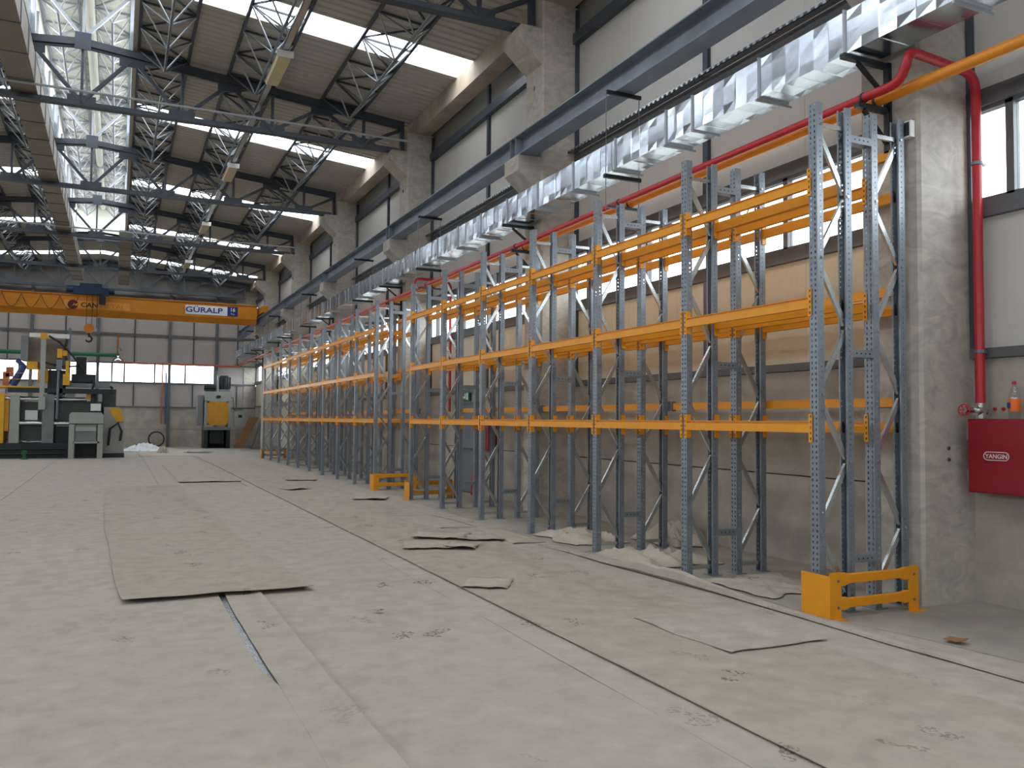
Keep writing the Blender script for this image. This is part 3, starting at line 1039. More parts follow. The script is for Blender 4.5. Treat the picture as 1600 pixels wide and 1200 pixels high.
UPM = {1: upright_mesh(1), -1: upright_mesh(-1)}
FOOT = MB().box(-.03, .11, -.085, .085, 0, .008).mesh('base_plate', 'rack_steel', origin=(0, 0, 0))
XS = [(5.66, 6.085), (6.345, 6.775)]
NODES = [4.42, 3.79, 3.20, 2.58, 1.97, 1.36, .74, .16]


def brace_meshes(x0, x1, flip):
    out = []
    a, b = x0 + .05, x1 - .05
    for z in (4.42, .10):
        mb = MB().box(a, b, -.016, .016, z - .02, z + .02)
        out.append(('brace', mb.mesh('brace', 'galvanised_bar')))
    for k in range(len(NODES) - 1):
        l, r_ = (a, b) if k % 2 == 0 else (b, a)
        if flip:
            l, r_ = r_, l
        mb = MB()
        p, q = Vector((l, 0, NODES[k] - .04)), Vector((r_, 0, NODES[k + 1] + .02))
        mb.bar(p, q, .046, .03, up=(0, 1, 0))
        out.append(('brace', mb.mesh('brace', 'galvanised_bar')))
    return out


BR = [brace_meshes(*XS[0], False), brace_meshes(*XS[1], True)]
BOLT = MB().tube((0, -.062, 0), (0, -.05, 0), .012, 8).mesh('bolt', 'chrome', origin=(0, 0, 0))
LEV = [(1.612, 1.715), (2.738, 2.838), (3.835, 3.937)]


def beam_mesh(L, s, h):
    """s=+1: beam on the -X face of an upright; open step profile"""
    pr = [(0, 0), (0, h * .74), (s * .024, h * .76), (s * .024, h * .93), (s * .004, h * .94), (s * .004, h), (s * .05, h), (s * .05, 0)]
    mb = MB()
    mb.prism([(x - s * .006, z) for x, z in pr], 0, L, 'Y')
    return mb.mesh('beam', 'rack_yellow', origin=(0, 0, 0))


def conn_mesh(s, e):
    """e=-1 connector at the low-Y end of a beam (on the upright below it)"""
    mb = MB()
    # plate wrapped on the upright face and plate along the beam end
    y0, y1 = (-.032, .004) if e < 0 else (-.004, .032)
    mb.box(*sorted((-s * .012, -s * .006)), y0, y1, 0, .253)
    ye = .006 if e < 0 else -.006
    mb.box(*sorted((-s * .012, s * .05)), ye - .004, ye + .004, 0, .253)
    return mb.mesh('beam_connector', 'rack_yellow', origin=(0, 0, 0))


def slots_mesh(s, e):
    mb = MB()
    c = -.016 if e < 0 else .016
    for k in range(5):
        mb.box(*sorted((-s * .0135, -s * .012)), c - .006, c + .006, .02 + k * .05, .042 + k * .05)
    return mb.mesh('connector_slots', 'machine_dark', origin=(0, 0, 0))


BL = 1.922 - UPW
BEAM = {s: beam_mesh(BL, s, .102) for s in (1, -1)}
CONN = {(s, e): conn_mesh(s, e) for s in (1, -1) for e in (-1, 1)}
SLOT = {(s, e): slots_mesh(s, e) for s in (1, -1) for e in (-1, 1)}
SPACER = {}
for z in (4.33, 2.34, .47):
    x0, x1 = XS[0][1] - .01, XS[1][0] + .01
    mb = MB().box(x0, x1, -.05, -.045, z - .035, z + .035).box(x0, x1, -.045, .045, z + .03, z + .035).box(x0, x1, -.045, .045, z - .035, z - .03)
    SPACER[z] = mb.mesh('row_spacer', 'rack_steel')
SPH = MB()
for k in range(4):
    SPH.box(-.09 + k * .055, -.075 + k * .055, -.0515, -.05, -.007, .007)
SPHM = SPH.mesh('spacer_slots', 'machine_dark', origin=(0, 0, 0))


def rack(lab, Y0, n, bay, rails):
    t = thing('pallet_rack', lab, 'pallet rack', (6.2, Y0 + n * bay / 2, 0), 'double row pallet racks')
    for i in range(n + 1):
        y = Y0 + i * bay - UPW / 2
        for f, (x0, x1) in enumerate(XS):
            for x, s in ((x0, 1), (x1, -1)):
                u = place('upright', UPM[s], (x, y, 0.008), t)
                bp = place('base_plate', FOOT, (x, y, 0), u)
                if s < 0:
                    bp.rotation_euler = (0, 0, math.pi)
            for nme, me in BR[f]:
                inst(nme, me, (0, y, 0), t)
            if i < 4 and n == 6:
                for k, z in enumerate(NODES):
                    left = (k % 2 == 0) != (f == 1)
                    place('bolt', BOLT, ((x0 + .05) if left else (x1 - .05), y, z - .01), t)
        for z, me in SPACER.items():
            o = inst('row_spacer', me, (0, y, 0), t)
            if i < 5 and n == 6:
                place('spacer_slots', SPHM, (6.215, y, z), o)['kind'] = 'stuff'
        if i == n:
            break
        for (x0, x1) in XS:
            for x, s in ((x0, 1), (x1, -1)):
                for z0, z1 in LEV:
                    b = place('beam', BEAM[s], (x - s * .006, y + UPW / 2, z0), t)
                    zc = z0 - .085 if z0 < 2 else z0 - .075
                    for e, yy in ((-1, y + UPW / 2), (1, y + UPW / 2 + BL)):
                        c = place('beam_connector', CONN[(s, e)], (x, yy, zc), b)
                        if i < 4 and n == 6 and s > 0:
                            place('connector_slots', SLOT[(s, e)], (x, yy, zc), c)
    # backstop rails behind the rear row
    m = n // 2 if n > 6 else 3
    L = n * bay / m
    for k in range(m):
        a = Y0 - .05 + k * L
        for z in (1.905, 2.985, 4.335):
            r_ = obj('backstop_rail', MB().box(6.80, 6.84, a + .03, a + L - .03, z - .045, z + .045), 'rack_yellow', t)
            for yy in (a + .02, a + L - .14):
                obj('rail_bracket', MB().box(6.779, 6.848, yy, yy + .10, z - .065, z + .065), 'steel_grey', r_)


rack('grey and yellow pallet rack run standing beside the red fire cabinet column', 5.763, 6, 1.922, True)
rack('longer grey and yellow pallet rack run standing beyond the door gap', 20.061, 9, 1.914, True)

# rack end guards
def guard(lab, y, s):
    """guard across a rack end; s=-1 protects the near (-Y) end, +1 the far end"""
    t = thing('rack_end_guard', lab, 'rack guard', (6.15, y, 0), 'yellow rack end guards')
    Yp = lambda d: y + s * d
    hgt = .405
    def corner(xa, xb, d):
        # plate across the rack end plus plate returning along the rack side
        mb = MB()
        mb.box(*sorted((xa, xb)), *sorted((Yp(.0), Yp(.008))), 0, hgt)
        xo = xa
        mb.box(*sorted((xo, xo + d * .008)), *sorted((Yp(.0), Yp(-.33 if d > 0 else -.10))), 0, hgt - .03)
        mb.box(*sorted((xo - d * .03, xb + d * .02)), *sorted((Yp(.0), Yp(.07))), 0, .007)
        return mb
    c = obj('corner_post', corner(5.605, 5.735, 1), 'rack_yellow', t)
    for z in (.10, .33):
        obj('bolt', MB().tube((5.70, Yp(.008), z), (5.70, Yp(.016), z), .013, 8), 'steel_grey', c)
    c = obj('corner_post', corner(6.69, 6.57, -1), 'rack_yellow', t)
    for z in (.10, .33):
        obj('bolt', MB().tube((6.63, Yp(.008), z), (6.63, Yp(.016), z), .013, 8), 'steel_grey', c)
    for z0, z1 in ((.285, .395), (.075, .185)):
        zc, hh = (z0 + z1) / 2, (z1 - z0) / 2
        xs = [5.725, 5.79, 5.85, 6.46, 6.52, 6.58]
        hs = [hh, hh * 1.06, hh * .78, hh * .78, hh * 1.06, hh]
        ds = [0, .0, .035, .035, .0, 0]
        vs, fs = [], []
        for x, h_, d_ in zip(xs, hs, ds):
            vs += [(x, Yp(.0 - d_ * .5), zc - h_), (x, Yp(.004), zc - h_ * .82), (x, Yp(.004), zc + h_ * .82), (x, Yp(.0 - d_ * .5), zc + h_), (x, Yp(-.012 - d_ * .4), zc + h_), (x, Yp(-.012 - d_ * .4), zc - h_)]
        for k in range(len(xs) - 1):
            for e in range(6):
                fs.append((6 * k + e, 6 * k + (e + 1) % 6, 6 * k + 6 + (e + 1) % 6, 6 * k + 6 + e))
        fs += [tuple(range(6)), tuple(6 * (len(xs) - 1) + e for e in range(6))]
        obj('guard_rail', MB().add(vs, fs), 'rack_yellow', t)
    return t


guard('yellow rack end guard standing at the rack end beside the fire cabinet column', 5.50, -1)
guard('yellow rack end guard on the fire cabinet side rack, facing the door gap', 17.29 + 1e-3 + .10, 1)
guard('yellow rack end guard on the longer rack run, facing the door gap', 20.06 - .26, -1)
guard('yellow rack end guard at the far end of the longer rack run', 37.29 + .10, 1)

# ------------------------------------------------------------------ fire cabinet, bottle, wall details on the near right
t = thing('fire_cabinet', 'red fire hose cabinet with white lettering hanging on the concrete wall', 'fire cabinet', (7.43, 5.07, 1.06))
obj('body', MB().box(7.305, XW, 4.70, 5.43, 1.06, 1.75), 'cabinet_red', t)
d = obj('door', MB().box(7.285, 7.303, 4.72, 5.415, 1.075, 1.735), 'cabinet_red', t)
for z in (1.22, 1.6):
    obj('hinge', MB().tube((7.288, 5.421, z - .05), (7.288, 5.421, z + .05), .008, 8), 'steel_grey', d)
obj('handle', MB().tube((7.27, 4.78, 1.40), (7.286, 4.78, 1.40), .03, 12), 'steel_grey', d)
# rounded outline and word
pts = []
for (cy, a0) in ((5.235 - .03, 0), (5.04, 180)):
    pass
yc, zc, hw, rr = 5.135, 1.408, .085, .037
n = 8
for k in range(n + 1):
    a = R(-90) + math.pi * k / n
    pts.append((7.2835, yc + hw + rr * math.cos(a), zc + rr * math.sin(a)))
for k in range(n + 1):
    a = R(90) + math.pi * k / n
    pts.append((7.2835, yc - hw + rr * math.cos(a), zc + rr * math.sin(a)))
obj('lettering_outline', MB().path(pts, .0035, 6, closed=True), 'white_paint', d)
text('lettering', 'YANGIN', .056, 'white_paint', d, (R(90), 0, R(-90)), (7.2845, yc, zc - .003), .001, bold=.0004)

t = thing('drink_bottle', 'clear plastic bottle of orange drink standing on the red fire cabinet', 'bottle', (7.42, 5.045, 1.75))
prof = [(.042, 0), (.049, .01), (.049, .19), (.047, .215), (.030, .27), (.016, .30), (.015, .32)]
obj('shell', MB().lathe(prof, (7.42, 5.045, 1.75), 18), 'bottle_plastic', t, True)
obj('drink_label', MB().lathe([(.0502, .07), (.0506, .073), (.0506, .18), (.0502, .183)], (7.42, 5.045, 1.75), 18), 'juice_orange', t, True)
obj('label_mark', MB().box(7.366, 7.374, 5.05, 5.08, 1.85, 1.90), 'ink_navy', t)
obj('cap', MB().lathe([(.018, .315), (.018, .342), (.016, .345)], (7.42, 5.045, 1.75), 14), 'pipe_red', t, True)
for yy, lab in ((5.335, 'small red wall plug in the concrete nearer the valve'), (5.25, 'small red wall plug in the concrete nearer the drink bottle')):
    t = thing('wall_plug', lab, 'wall plug', (7.565, yy, 1.845), 'red wall plugs above the fire cabinet')
    obj('plug_head', MB().tube((7.553, yy, 1.845), (7.575, yy, 1.845), .017, 8), 'pipe_red', t)
for z, lab in ((1.36, 'lower round bolt socket in the face of the near concrete column'), (1.47, 'upper round bolt socket in the face of the near concrete column')):
    t = thing('bolt_socket', lab, 'bolt socket', (7.20, 5.555, z), 'bolt sockets in the column')
    obj('socket_ring', MB().tube((7.20, 5.548, z), (7.20, 5.562, z), .02, 10), 'steel_grey', t)
    obj('socket_core', MB().tube((7.20, 5.545, z), (7.20, 5.55, z), .010, 8), 'machine_dark', t)

# the passage door behind the gap, its sign and red boxes
dr = struct('door_1', (7.5, 18.5, 0))
obj('door_leaf', MB().box(7.50, 7.57, 18.0, 19.1, .02, 2.05), 'door_grey', dr)
obj('door_frame', MB().box(7.48, 7.58, 17.93, 18.0, 0, 2.12).box(7.48, 7.58, 19.1, 19.17, 0, 2.12).box(7.48, 7.58, 17.93, 19.17, 2.05, 2.12), 'steel_trim', dr)
obj('panic_bar', MB().tube((7.45, 18.1, 1.03), (7.45, 19.0, 1.03), .02, 8), 'chrome', dr)
t = thing('exit_sign', 'green and white exit sign hung on the wall above the grey door', 'sign', (7.5, 18.7, 2.2))
obj('panel', MB().box(7.50, 7.545, 18.45, 18.95, 2.15, 2.37), 'exit_green', t)
obj('pictogram', MB().box(7.495, 7.50, 18.52, 18.60, 2.18, 2.34).box(7.495, 7.50, 18.66, 18.72, 2.2, 2.33).box(7.495, 7.50, 18.74, 18.84, 2.22, 2.26), 'white_paint', t)
t = thing('fire_cabinet', 'red fire cabinet half hidden behind the rack posts beside the grey door', 'fire cabinet', (7.45, 17.3, 1.0))
obj('body', MB().box(7.36, XW, 16.9, 17.65, 1.02, 1.70), 'cabinet_red', t)
obj('door', MB().box(7.345, 7.358, 16.92, 17.63, 1.04, 1.68), 'cabinet_red', t)
t = thing('fire_extinguisher', 'red fire extinguisher standing on the floor beside the grey door', 'extinguisher', (7.38, 17.75, 0))
obj('cylinder', MB().lathe([(.07, 0), (.08, .02), (.08, .42), (.05, .5), (.02, .53)], (7.38, 17.78, 0), 14), 'pipe_red', t, True)
obj('valve_head', MB().box(7.35, 7.41, 17.75, 17.83, .53, .6), 'machine_dark', t)
# white light fitting on the column face near the rack top
t = thing('emergency_light', 'small white framed box fixed to the column above the top rack beam', 'light box', (6.82, 5.65, 4.4))
obj('frame', MB().box(6.79, 6.848, 5.60, 5.69, 4.44, 4.60), 'white_paint', t)
obj('screen', MB().box(6.785, 6.79, 5.615, 5.675, 4.455, 4.585), 'machine_dark', t)

# ------------------------------------------------------------------ felt protection on the floor
def fedge(y, s, amp):
    return amp * (noise.noise((y * .45, s * 13.7, 0)) + .5 * noise.noise((y * 1.7, s * 7.1, 3)))


def felt_sheet(lab, x0, x1, y0, y1, z, m, seed, amp=.025, th=.005, wr=.004, x0b=None, x1b=None, curl=None, dy=.22, pinch=False, group='felt strips on the floor'):
    """long felt strip; curl=(edge, height, width) lifts one edge"""
    ease = x0b is not None and x1b is not None and amp > .03
    ny = max(2, int((y1 - y0) / dy))
    if ny > 90:
        ny = 90
    us = [0, .02, .06, .15, .3, .5, .7, .85, .94, .98, 1]
    vs, fs = [], []
    # finer near the low-Y end, where the photograph is close
    for j in range(ny + 1):
        t_ = j / ny
        y = y0 + (y1 - y0) * (t_ ** 1.6 if y1 - y0 > 8 else t_)
        f = (y - y0) / (y1 - y0)
        if ease:
            f = 1 - (1 - f) ** 2.2
        a = (x0 if x0b is None else x0 + (x0b - x0) * f) + fedge(y, seed, amp)
        b = (x1 if x1b is None else x1 + (x1b - x1) * f) + fedge(y, seed + 40, amp)
        if pinch:
            b += .085 * max(0, min(1, (5.9 - y) / .5)) - .03 * max(0, min(1, (y - 6.2) / 2.2)) * 0
        for u in us:
            x = a + (b - a) * u
            yy = y + (fedge(x * 2, seed + 9, amp * 1.5) if j in (0, ny) else 0)
            h = wr * max(0, noise.noise((x * 1.3, y * .8, seed)) + .2 * noise.noise((x * 4, y * 4, seed)) + .15)
            e = min(u, 1 - u) * (b - a)
            h += .004 * max(0, 1 - e / .08) * (noise.noise((y * 2.1, seed * 3.3, u)) + .6)
            if curl:
                ed, ch, cw = curl
                k = {'x0': u * (b - a), 'x1': (1 - u) * (b - a), 'y0': y - y0, 'y1': y1 - y}[ed]
                h += ch * max(0, 1 - k / cw) ** 1.5 * (.55 + .8 * abs(noise.noise((x * 1.6 if ed[0] == 'y' else y * 1.1, seed, 5))))
            vs.append((x, yy, z + th + h))
    n = len(us)
    for j in range(ny):
        for i in range(n - 1):
            fs.append((j * n + i, j * n + i + 1, (j + 1) * n + i + 1, (j + 1) * n + i))
    # thickness: a skirt following the lower face
    o = len(vs)
    vs += [(x, y, zz - th) for x, y, zz in vs]
    for j in range(ny):
        for i in (0, n - 1):
            fs.append((j * n + i, (j + 1) * n + i, o + (j + 1) * n + i, o + j * n + i))
        for i in range(n - 1):
            fs.append((o + j * n + i, o + (j + 1) * n + i, o + (j + 1) * n + i + 1, o + j * n + i + 1))
    for j in (0, ny):
        for i in range(n - 1):
            fs.append((j * n + i, j * n + i + 1, o + j * n + i + 1, o + j * n + i))
    ob = obj('felt_sheet', MB().add(vs, fs), m, None, True)
    tag(ob, lab, 'felt sheet', group)
    return ob


felt_sheet('grey felt strip running under the casting machine side of the floor', -7.2, -4.1, 1, 38.5, .000, 'felt_grey', 1)
felt_sheet('grey felt strip leading to the front of the casting machine base', -4.25, -2.08, 1, 38.6, .006, 'felt_grey', 2)
felt_sheet('grey felt strip leading to the grey stand before the machine', -2.2, -.72, 1, 38.4, .000, 'felt_grey', 3, x1b=-.45)
felt_sheet('wide grey felt strip left of the bare silver floor tape', -.80, .90, 1.5, 36, .007, 'felt_grey', 4, x0b=-.50, x1b=1.0, amp=.012, pinch=True)
felt_sheet('grey felt strip on the rack side of the silver floor tape', .975, 1.30, 1.5, 9.0, .010, 'felt_grey', 5, amp=.02, curl=('x1', .02, .12))
felt_sheet('broad grey felt strip in the middle of the open floor', 1.02, 2.98, 1.5, 44, .000, 'felt_grey', 6, amp=.02)
felt_sheet('narrow felt strip joining two broad floor strips', 2.86, 3.26, 1.5, 41, .003, 'felt_grey', 7, amp=.015, th=.0035, x0b=3.1)
felt_sheet('broad tan felt strip beside the racks', 3.18, 4.86, 1.2, 40, .012, 'felt_tan', 8, amp=.012, curl=('x0', .008, .08))
felt_sheet('felt strip closest to the rack feet', 4.74, 5.50, 1.2, 37, .006, 'felt_grey', 9, amp=.03)
felt_sheet('loose tan felt sheet with a curled end lying on top of the other strips', .08, 1.80, 8.45, 22.7, .022, 'felt_tan', 10, amp=.035, x0b=-.20, x1b=1.48, curl=('y0', .05, .35))
felt_sheet('torn felt strip lying loose near the fire cabinet rack end', 4.05, 4.98, 4.95, 6.2, .020, 'felt_grey', 11, amp=.10, dy=.08, curl=('y0', .015, .2))
felt_sheet('felt piece spread on the floor before the far press', 1.0, 3.4, 40, 46.5, .008, 'felt_raw', 12, amp=.2)
felt_sheet('felt piece with a ragged end lying over the middle strip', 1.5, 3.05, 23.5, 33, .012, 'felt_grey', 13, amp=.08, curl=('y0', .03, .3))
# silver tape showing in the gap
tag(obj('floor_tape', MB().box(.90, .985, 5.4, 8.6, .001, .003), 'tape'), 'shiny silver tape strip on the bare floor between two felt strips', 'tape')

# rolled back felt edge along the rack feet
def rolled(lab, pts, m, seed, group=None):
    """pts: (x_edge, y, width, roll_height)"""
    vs, fs = [], []
    prof = 12
    N = len(pts)
    fine = []
    for (a, b) in zip(pts[:-1], pts[1:]):
        for k in range(6):
            u = k / 6
            fine.append([a[i] * (1 - u) + b[i] * u for i in range(4)])
    fine.append(list(pts[-1]))
    for (x, y, w, h) in fine:
        hh = h * (.75 + .5 * abs(noise.noise((y * 1.3, seed, 0))))
        for i in range(prof):
            u = i / (prof - 1)
            if u < .25:
                a = math.pi * (u / .25)
                px = x + .02 - .035 * math.sin(a)
                pz = .012 + hh * .5 * (1 - math.cos(a))
            else:
                v = (u - .25) / .75
                px = x + .02 + (w - .02) * v
                pz = .012 + hh * (1 - v) ** 1.2 + .012 * noise.noise((px * 5, y * 2, seed)) * (1 - v)
            vs.append((px, y, max(.012, pz)))
    n = prof
    for j in range(len(fine) - 1):
        for i in range(n - 1):
            fs.append((j * n + i, j * n + i + 1, (j + 1) * n + i + 1, (j + 1) * n + i))
    o = obj('felt_fold', MB().add(vs, fs), m, None, True)
    sm = o.modifiers.new('thickness', 'SOLIDIFY')
    sm.thickness = .005
    return tag(o, lab, 'felt fold', group)


rolled('felt edge folded back in a long roll beside the near rack feet', [(5.40, 1.4, .55, .03), (5.42, 3.6, .5, .035), (5.38, 4.7, .42, .045), (5.40, 5.6, .20, .05), (5.38, 6.4, .26, .08), (5.34, 7.2, .36, .17), (5.30, 7.9, .42, .16), (5.26, 8.7, .36, .08), (5.28, 9.5, .3, .04), (5.22, 10.3, .25, .02)], 'felt_grey', 3)
rolled('curled felt flap lying before the fourth rack frame', [(4.95, 10.5, .5, .02), (5.02, 11.2, .45, .04), (5.10, 12.1, .4, .02)], 'felt_raw', 5)
rolled('long curled felt edge near the fifth rack frame', [(4.6, 12.4, .6, .02), (4.5, 13.2, .7, .035), (4.4, 14.2, .7, .015)], 'felt_grey', 6)


def heap(lab, cx, cy, sx, sy, h, m, seed, name='felt_heap', cat='felt heap', fold=1.6):
    """crumpled sheet: ridged folds that die out towards a ragged rim"""
    n = 30
    vs, fs = [], []
    for j in range(n + 1):
        for i in range(n + 1):
            u, v = i / n * 2 - 1, j / n * 2 - 1
            rim = max(0, 1 - max(abs(u), abs(v)) ** 2.5)
            r1 = 1 - abs(noise.noise((u * fold + seed * 3.1, v * fold * .8, seed))) * 2.2
            r2 = 1 - abs(noise.noise((u * fold * 2.6 + seed, v * fold * 2.2, seed + 5))) * 2.2
            z = rim * h * max(0, .75 * r1 + .35 * r2)
            vs.append((cx + u * sx * (1 + .3 * noise.noise((v * 1.6, seed, 1))), cy + v * sy * (1 + .3 * noise.noise((u * 1.6, seed, 4))), .012 + z))
    for j in range(n):
        for i in range(n):
            k = j * (n + 1) + i
            fs.append((k, k + 1, k + n + 2, k + n + 1))
    o = obj(name, MB().add(vs, fs), m, None, True)
    sm = o.modifiers.new('thickness', 'SOLIDIFY')
    sm.thickness = .006
    return tag(o, lab, cat)


heap('pale crumpled felt bulging up between the second and third rack frames', 6.05, 8.75, .5, .6, .16, 'felt_raw', 2)
heap('crumpled felt pushed against the wall behind the third rack frame', 7.15, 9.9, .35, .5, .30, 'felt_raw', 5)
heap('low felt ruffle between the third and fourth rack frames', 6.1, 10.7, .45, .6, .14, 'felt_raw', 9)
heap('low felt ruffle under the rack end bay beside the yellow guard', 6.2, 6.9, .5, .5, .05, 'felt_grey', 12)
heap('crumpled clear plastic sheeting heaped before the far gable wall', 1.25, 46.6, .85, .8, .38, 'sheet_white', 4, 'plastic_heap', 'plastic sheet')
heap('small sandy felt mound beside the crumpled plastic sheeting', 2.05, 44.0, .25, .3, .30, 'felt_raw', 7)


def scrap(lab, cx, cy, sx, sy, rot, h, m, seed):
    n = 8
    vs, fs = [], []
    c, s = math.cos(rot), math.sin(rot)
    for j in range(n + 1):
        for i in range(n + 1):
            u, v = i / n * 2 - 1, j / n * 2 - 1
            z = .7 * h * max(0, -v) ** 2 * (.5 + .6 * noise.noise((u * 1.5, seed, 0))) + .25 * h * (1 + noise.noise((u * 2, v * 2, seed)))
            x, y = u * sx * (1 + .15 * noise.noise((v * 2, seed, 1))), v * sy * (1 + .2 * noise.noise((u * 2, seed, 4)))
            vs.append((cx + x * c - y * s, cy + x * s + y * c, .0235 + max(0, z)))
    for j in range(n):
        for i in range(n):
            k = j * (n + 1) + i
            fs.append((k, k + 1, k + n + 2, k + n + 1))
    o = obj('felt_scrap', MB().add(vs, fs), m, None, True)
    sm = o.modifiers.new('thickness', 'SOLIDIFY')
    sm.thickness = .006
    return tag(o, lab, 'felt scrap', 'loose felt scraps beside the racks')


scrap('small rectangular felt scrap lying alone on the tan strip', 3.50, 8.05, .24, .28, -.55, .035, 'felt_raw', 1)
scrap('pointed felt scrap at the open side of the scrap cluster', 3.80, 10.75, .32, .35, -.3, .035, 'felt_raw', 2)
scrap('rolled felt scrap beside the pointed one in the cluster', 4.17, 10.45, .2, .22, -.6, .07, 'felt_raw', 3)
scrap('felt scrap with a dark lifted edge in the scrap cluster', 4.28, 11.55, .38, .36, -.5, .06, 'felt_raw', 4)
scrap('brownish felt scrap on the rack side of the scrap cluster', 4.75, 11.15, .32, .3, -.4, .05, 'felt_tan', 5)
scrap('tiny felt offcut on the middle floor strip', 2.12, 7.25, .025, .04, .4, .03, 'felt_tan', 8)
scrap('small cardboard coloured offcut on the fold beside the rack guard', 5.95, 4.55, .06, .07, .3, .03, 'cardboard', 9)
scrap('dark curled felt sliver near the longer rack run', 3.9, 20.5, .3, .25, .5, .06, 'felt_tan', 10)
scrap('flat felt sliver before the longer rack run', 4.6, 23.4, .4, .2, -.3, .04, 'felt_tan', 11)
scrap('ragged felt piece beside the door gap guard', 4.9, 17.5, .35, .3, -.4, .05, 'felt_raw', 12)

# ------------------------------------------------------------------ far end: press, control box, leaning boards, hoop
t = thing('hydraulic_press', 'grey hydraulic press with orange guard standing before the far gable wall', 'press', (5.1, 50.5, 0))
fr = MB().box(4.42, 4.62, 50.0, 51.4, 0, 1.1).box(5.62, 5.82, 50.0, 51.4, 0, 1.1).box(4.62, 5.62, 51.2, 51.4, 0, 1.1)
obj('base', fr, 'machine_dark', t)
obj('bed', MB().box(4.40, 5.86, 49.9, 51.4, 1.02, 1.18), 'machine_grey', t)
obj('ejector', MB().box(4.75, 5.5, 50.3, 51.1, .25, 1.0), 'machine_dark', t)
obj('side_frame', MB().box(4.42, 4.58, 50.0, 51.4, 1.18, 2.65), 'machine_pale', t)
obj('side_frame', MB().box(5.68, 5.84, 50.0, 51.4, 1.18, 2.65), 'machine_pale', t)
obj('crown', MB().box(4.42, 5.84, 50.0, 51.4, 2.62, 3.18), 'machine_pale', t)
obj('gauge', MB().tube((5.12, 49.93, 2.88), (5.12, 50.0, 2.88), .09, 14).box(5.1, 5.26, 49.94, 50.0, 2.82, 2.96), 'machine_dark', t)
gd = obj('guard_frame', MB().box(4.58, 4.66, 49.94, 50.0, 1.3, 2.62).box(5.60, 5.68, 49.94, 50.0, 1.3, 2.62).box(4.58, 5.68, 49.94, 50.0, 1.3, 1.4).box(4.58, 5.68, 49.94, 50.0, 2.54, 2.62), 'press_orange', t)
obj('guard_panel', MB().box(4.66, 5.60, 49.96, 49.98, 1.4, 2.54), 'press_orange', gd)
obj('side_cabinet', MB().box(4.08, 4.36, 50.1, 51.2, 1.25, 2.95), 'machine_grey', t)
mo_ = obj('motor', MB().lathe([(.28, 0), (.3, .03), (.3, .7), (.26, .78)], (5.5, 50.5, 3.32), 18), 'machine_dark', t, True)
for k in range(12):
    a = 2 * math.pi * k / 12
    obj('fin', MB().bar((5.5 + .32 * math.cos(a), 50.5 + .32 * math.sin(a), 3.36), (5.5 + .32 * math.cos(a), 50.5 + .32 * math.sin(a), 4.02), .02, .06), 'machine_dark', mo_)
obj('motor_mount', MB().box(5.2, 5.8, 50.2, 50.8, 3.18, 3.32), 'machine_grey', t)
obj('pump', MB().tube((4.40, 50.4, 3.42), (5.02, 50.4, 3.42), .18, 14).box(4.45, 5.0, 50.2, 50.7, 3.18, 3.30), 'machine_dark', t, True)
obj('oil_column', MB().box(5.08, 5.16, 50.1, 50.2, 3.18, 4.1), 'machine_pale', t)
t2 = obj('control_box', MB().box(6.02, 6.62, 49.85, 50.1, 1.25, 2.08), 'machine_pale', t)
obj('screen', MB().box(6.22, 6.42, 49.84, 49.85, 1.72, 1.88), 'machine_dark', t2)
obj('control_arm', MB().path([(5.84, 50.2, 2.85), (5.95, 50.1, 2.85), (5.98, 50.0, 2.2), (6.1, 49.98, 2.1)], .02, 8), 'machine_dark', t)
t = thing('leaning_board', 'brown board leaning on the wall in the corner beside the press', 'board', (6.6, 50.6, 0))
mb = MB()
mb.add([(6.0, 50.0, .02), (6.5, 49.9, .02), (7.45, 50.6, 1.75), (6.95, 50.8, 1.75), (6.0, 50.04, .02), (6.5, 49.94, .02), (7.45, 50.64, 1.75), (6.95, 50.84, 1.75)], [(0, 1, 2, 3), (4, 5, 6, 7), (0, 1, 5, 4), (1, 2, 6, 5), (2, 3, 7, 6), (3, 0, 4, 7)])
obj('board', mb, 'cardboard', t)
t = thing('metal_board', 'dark grey metal panel leaning on the wall near the last rack frame', 'panel', (7.2, 48.5, 0))
mb = MB()
mb.add([(6.7, 48.0, .02), (6.85, 49.4, .02), (7.5, 49.3, 2.1), (7.45, 48.2, 2.1), (6.74, 48.0, .02), (6.89, 49.4, .02), (7.54, 49.3, 2.1), (7.49, 48.2, 2.1)], [(0, 1, 2, 3), (4, 5, 6, 7), (0, 1, 5, 4), (1, 2, 6, 5), (2, 3, 7, 6), (3, 0, 4, 7)])
obj('panel', mb, 'panel_leaning', t)
t = thing('cable_hoop', 'black coil of cable leaning against the far gable wall', 'cable coil', (2.08, 52.6, 0))
for k in range(3):
    cp = [(2.08 + (.42 - .01 * k) * math.cos(a), 52.74 - .06 * k - .12 * (1 - math.sin(a)), .46 + (.42 - .01 * k) * math.sin(a)) for a in [2 * math.pi * q / 28 for q in range(28)]]
    obj('cable_loop', MB().path(cp, .028, 6, closed=True), 'black_rubber', t, True)
scrap('grey board offcut lying on the floor before the press', 3.6, 43.5, .6, .35, .2, .08, 'felt_grey', 21)

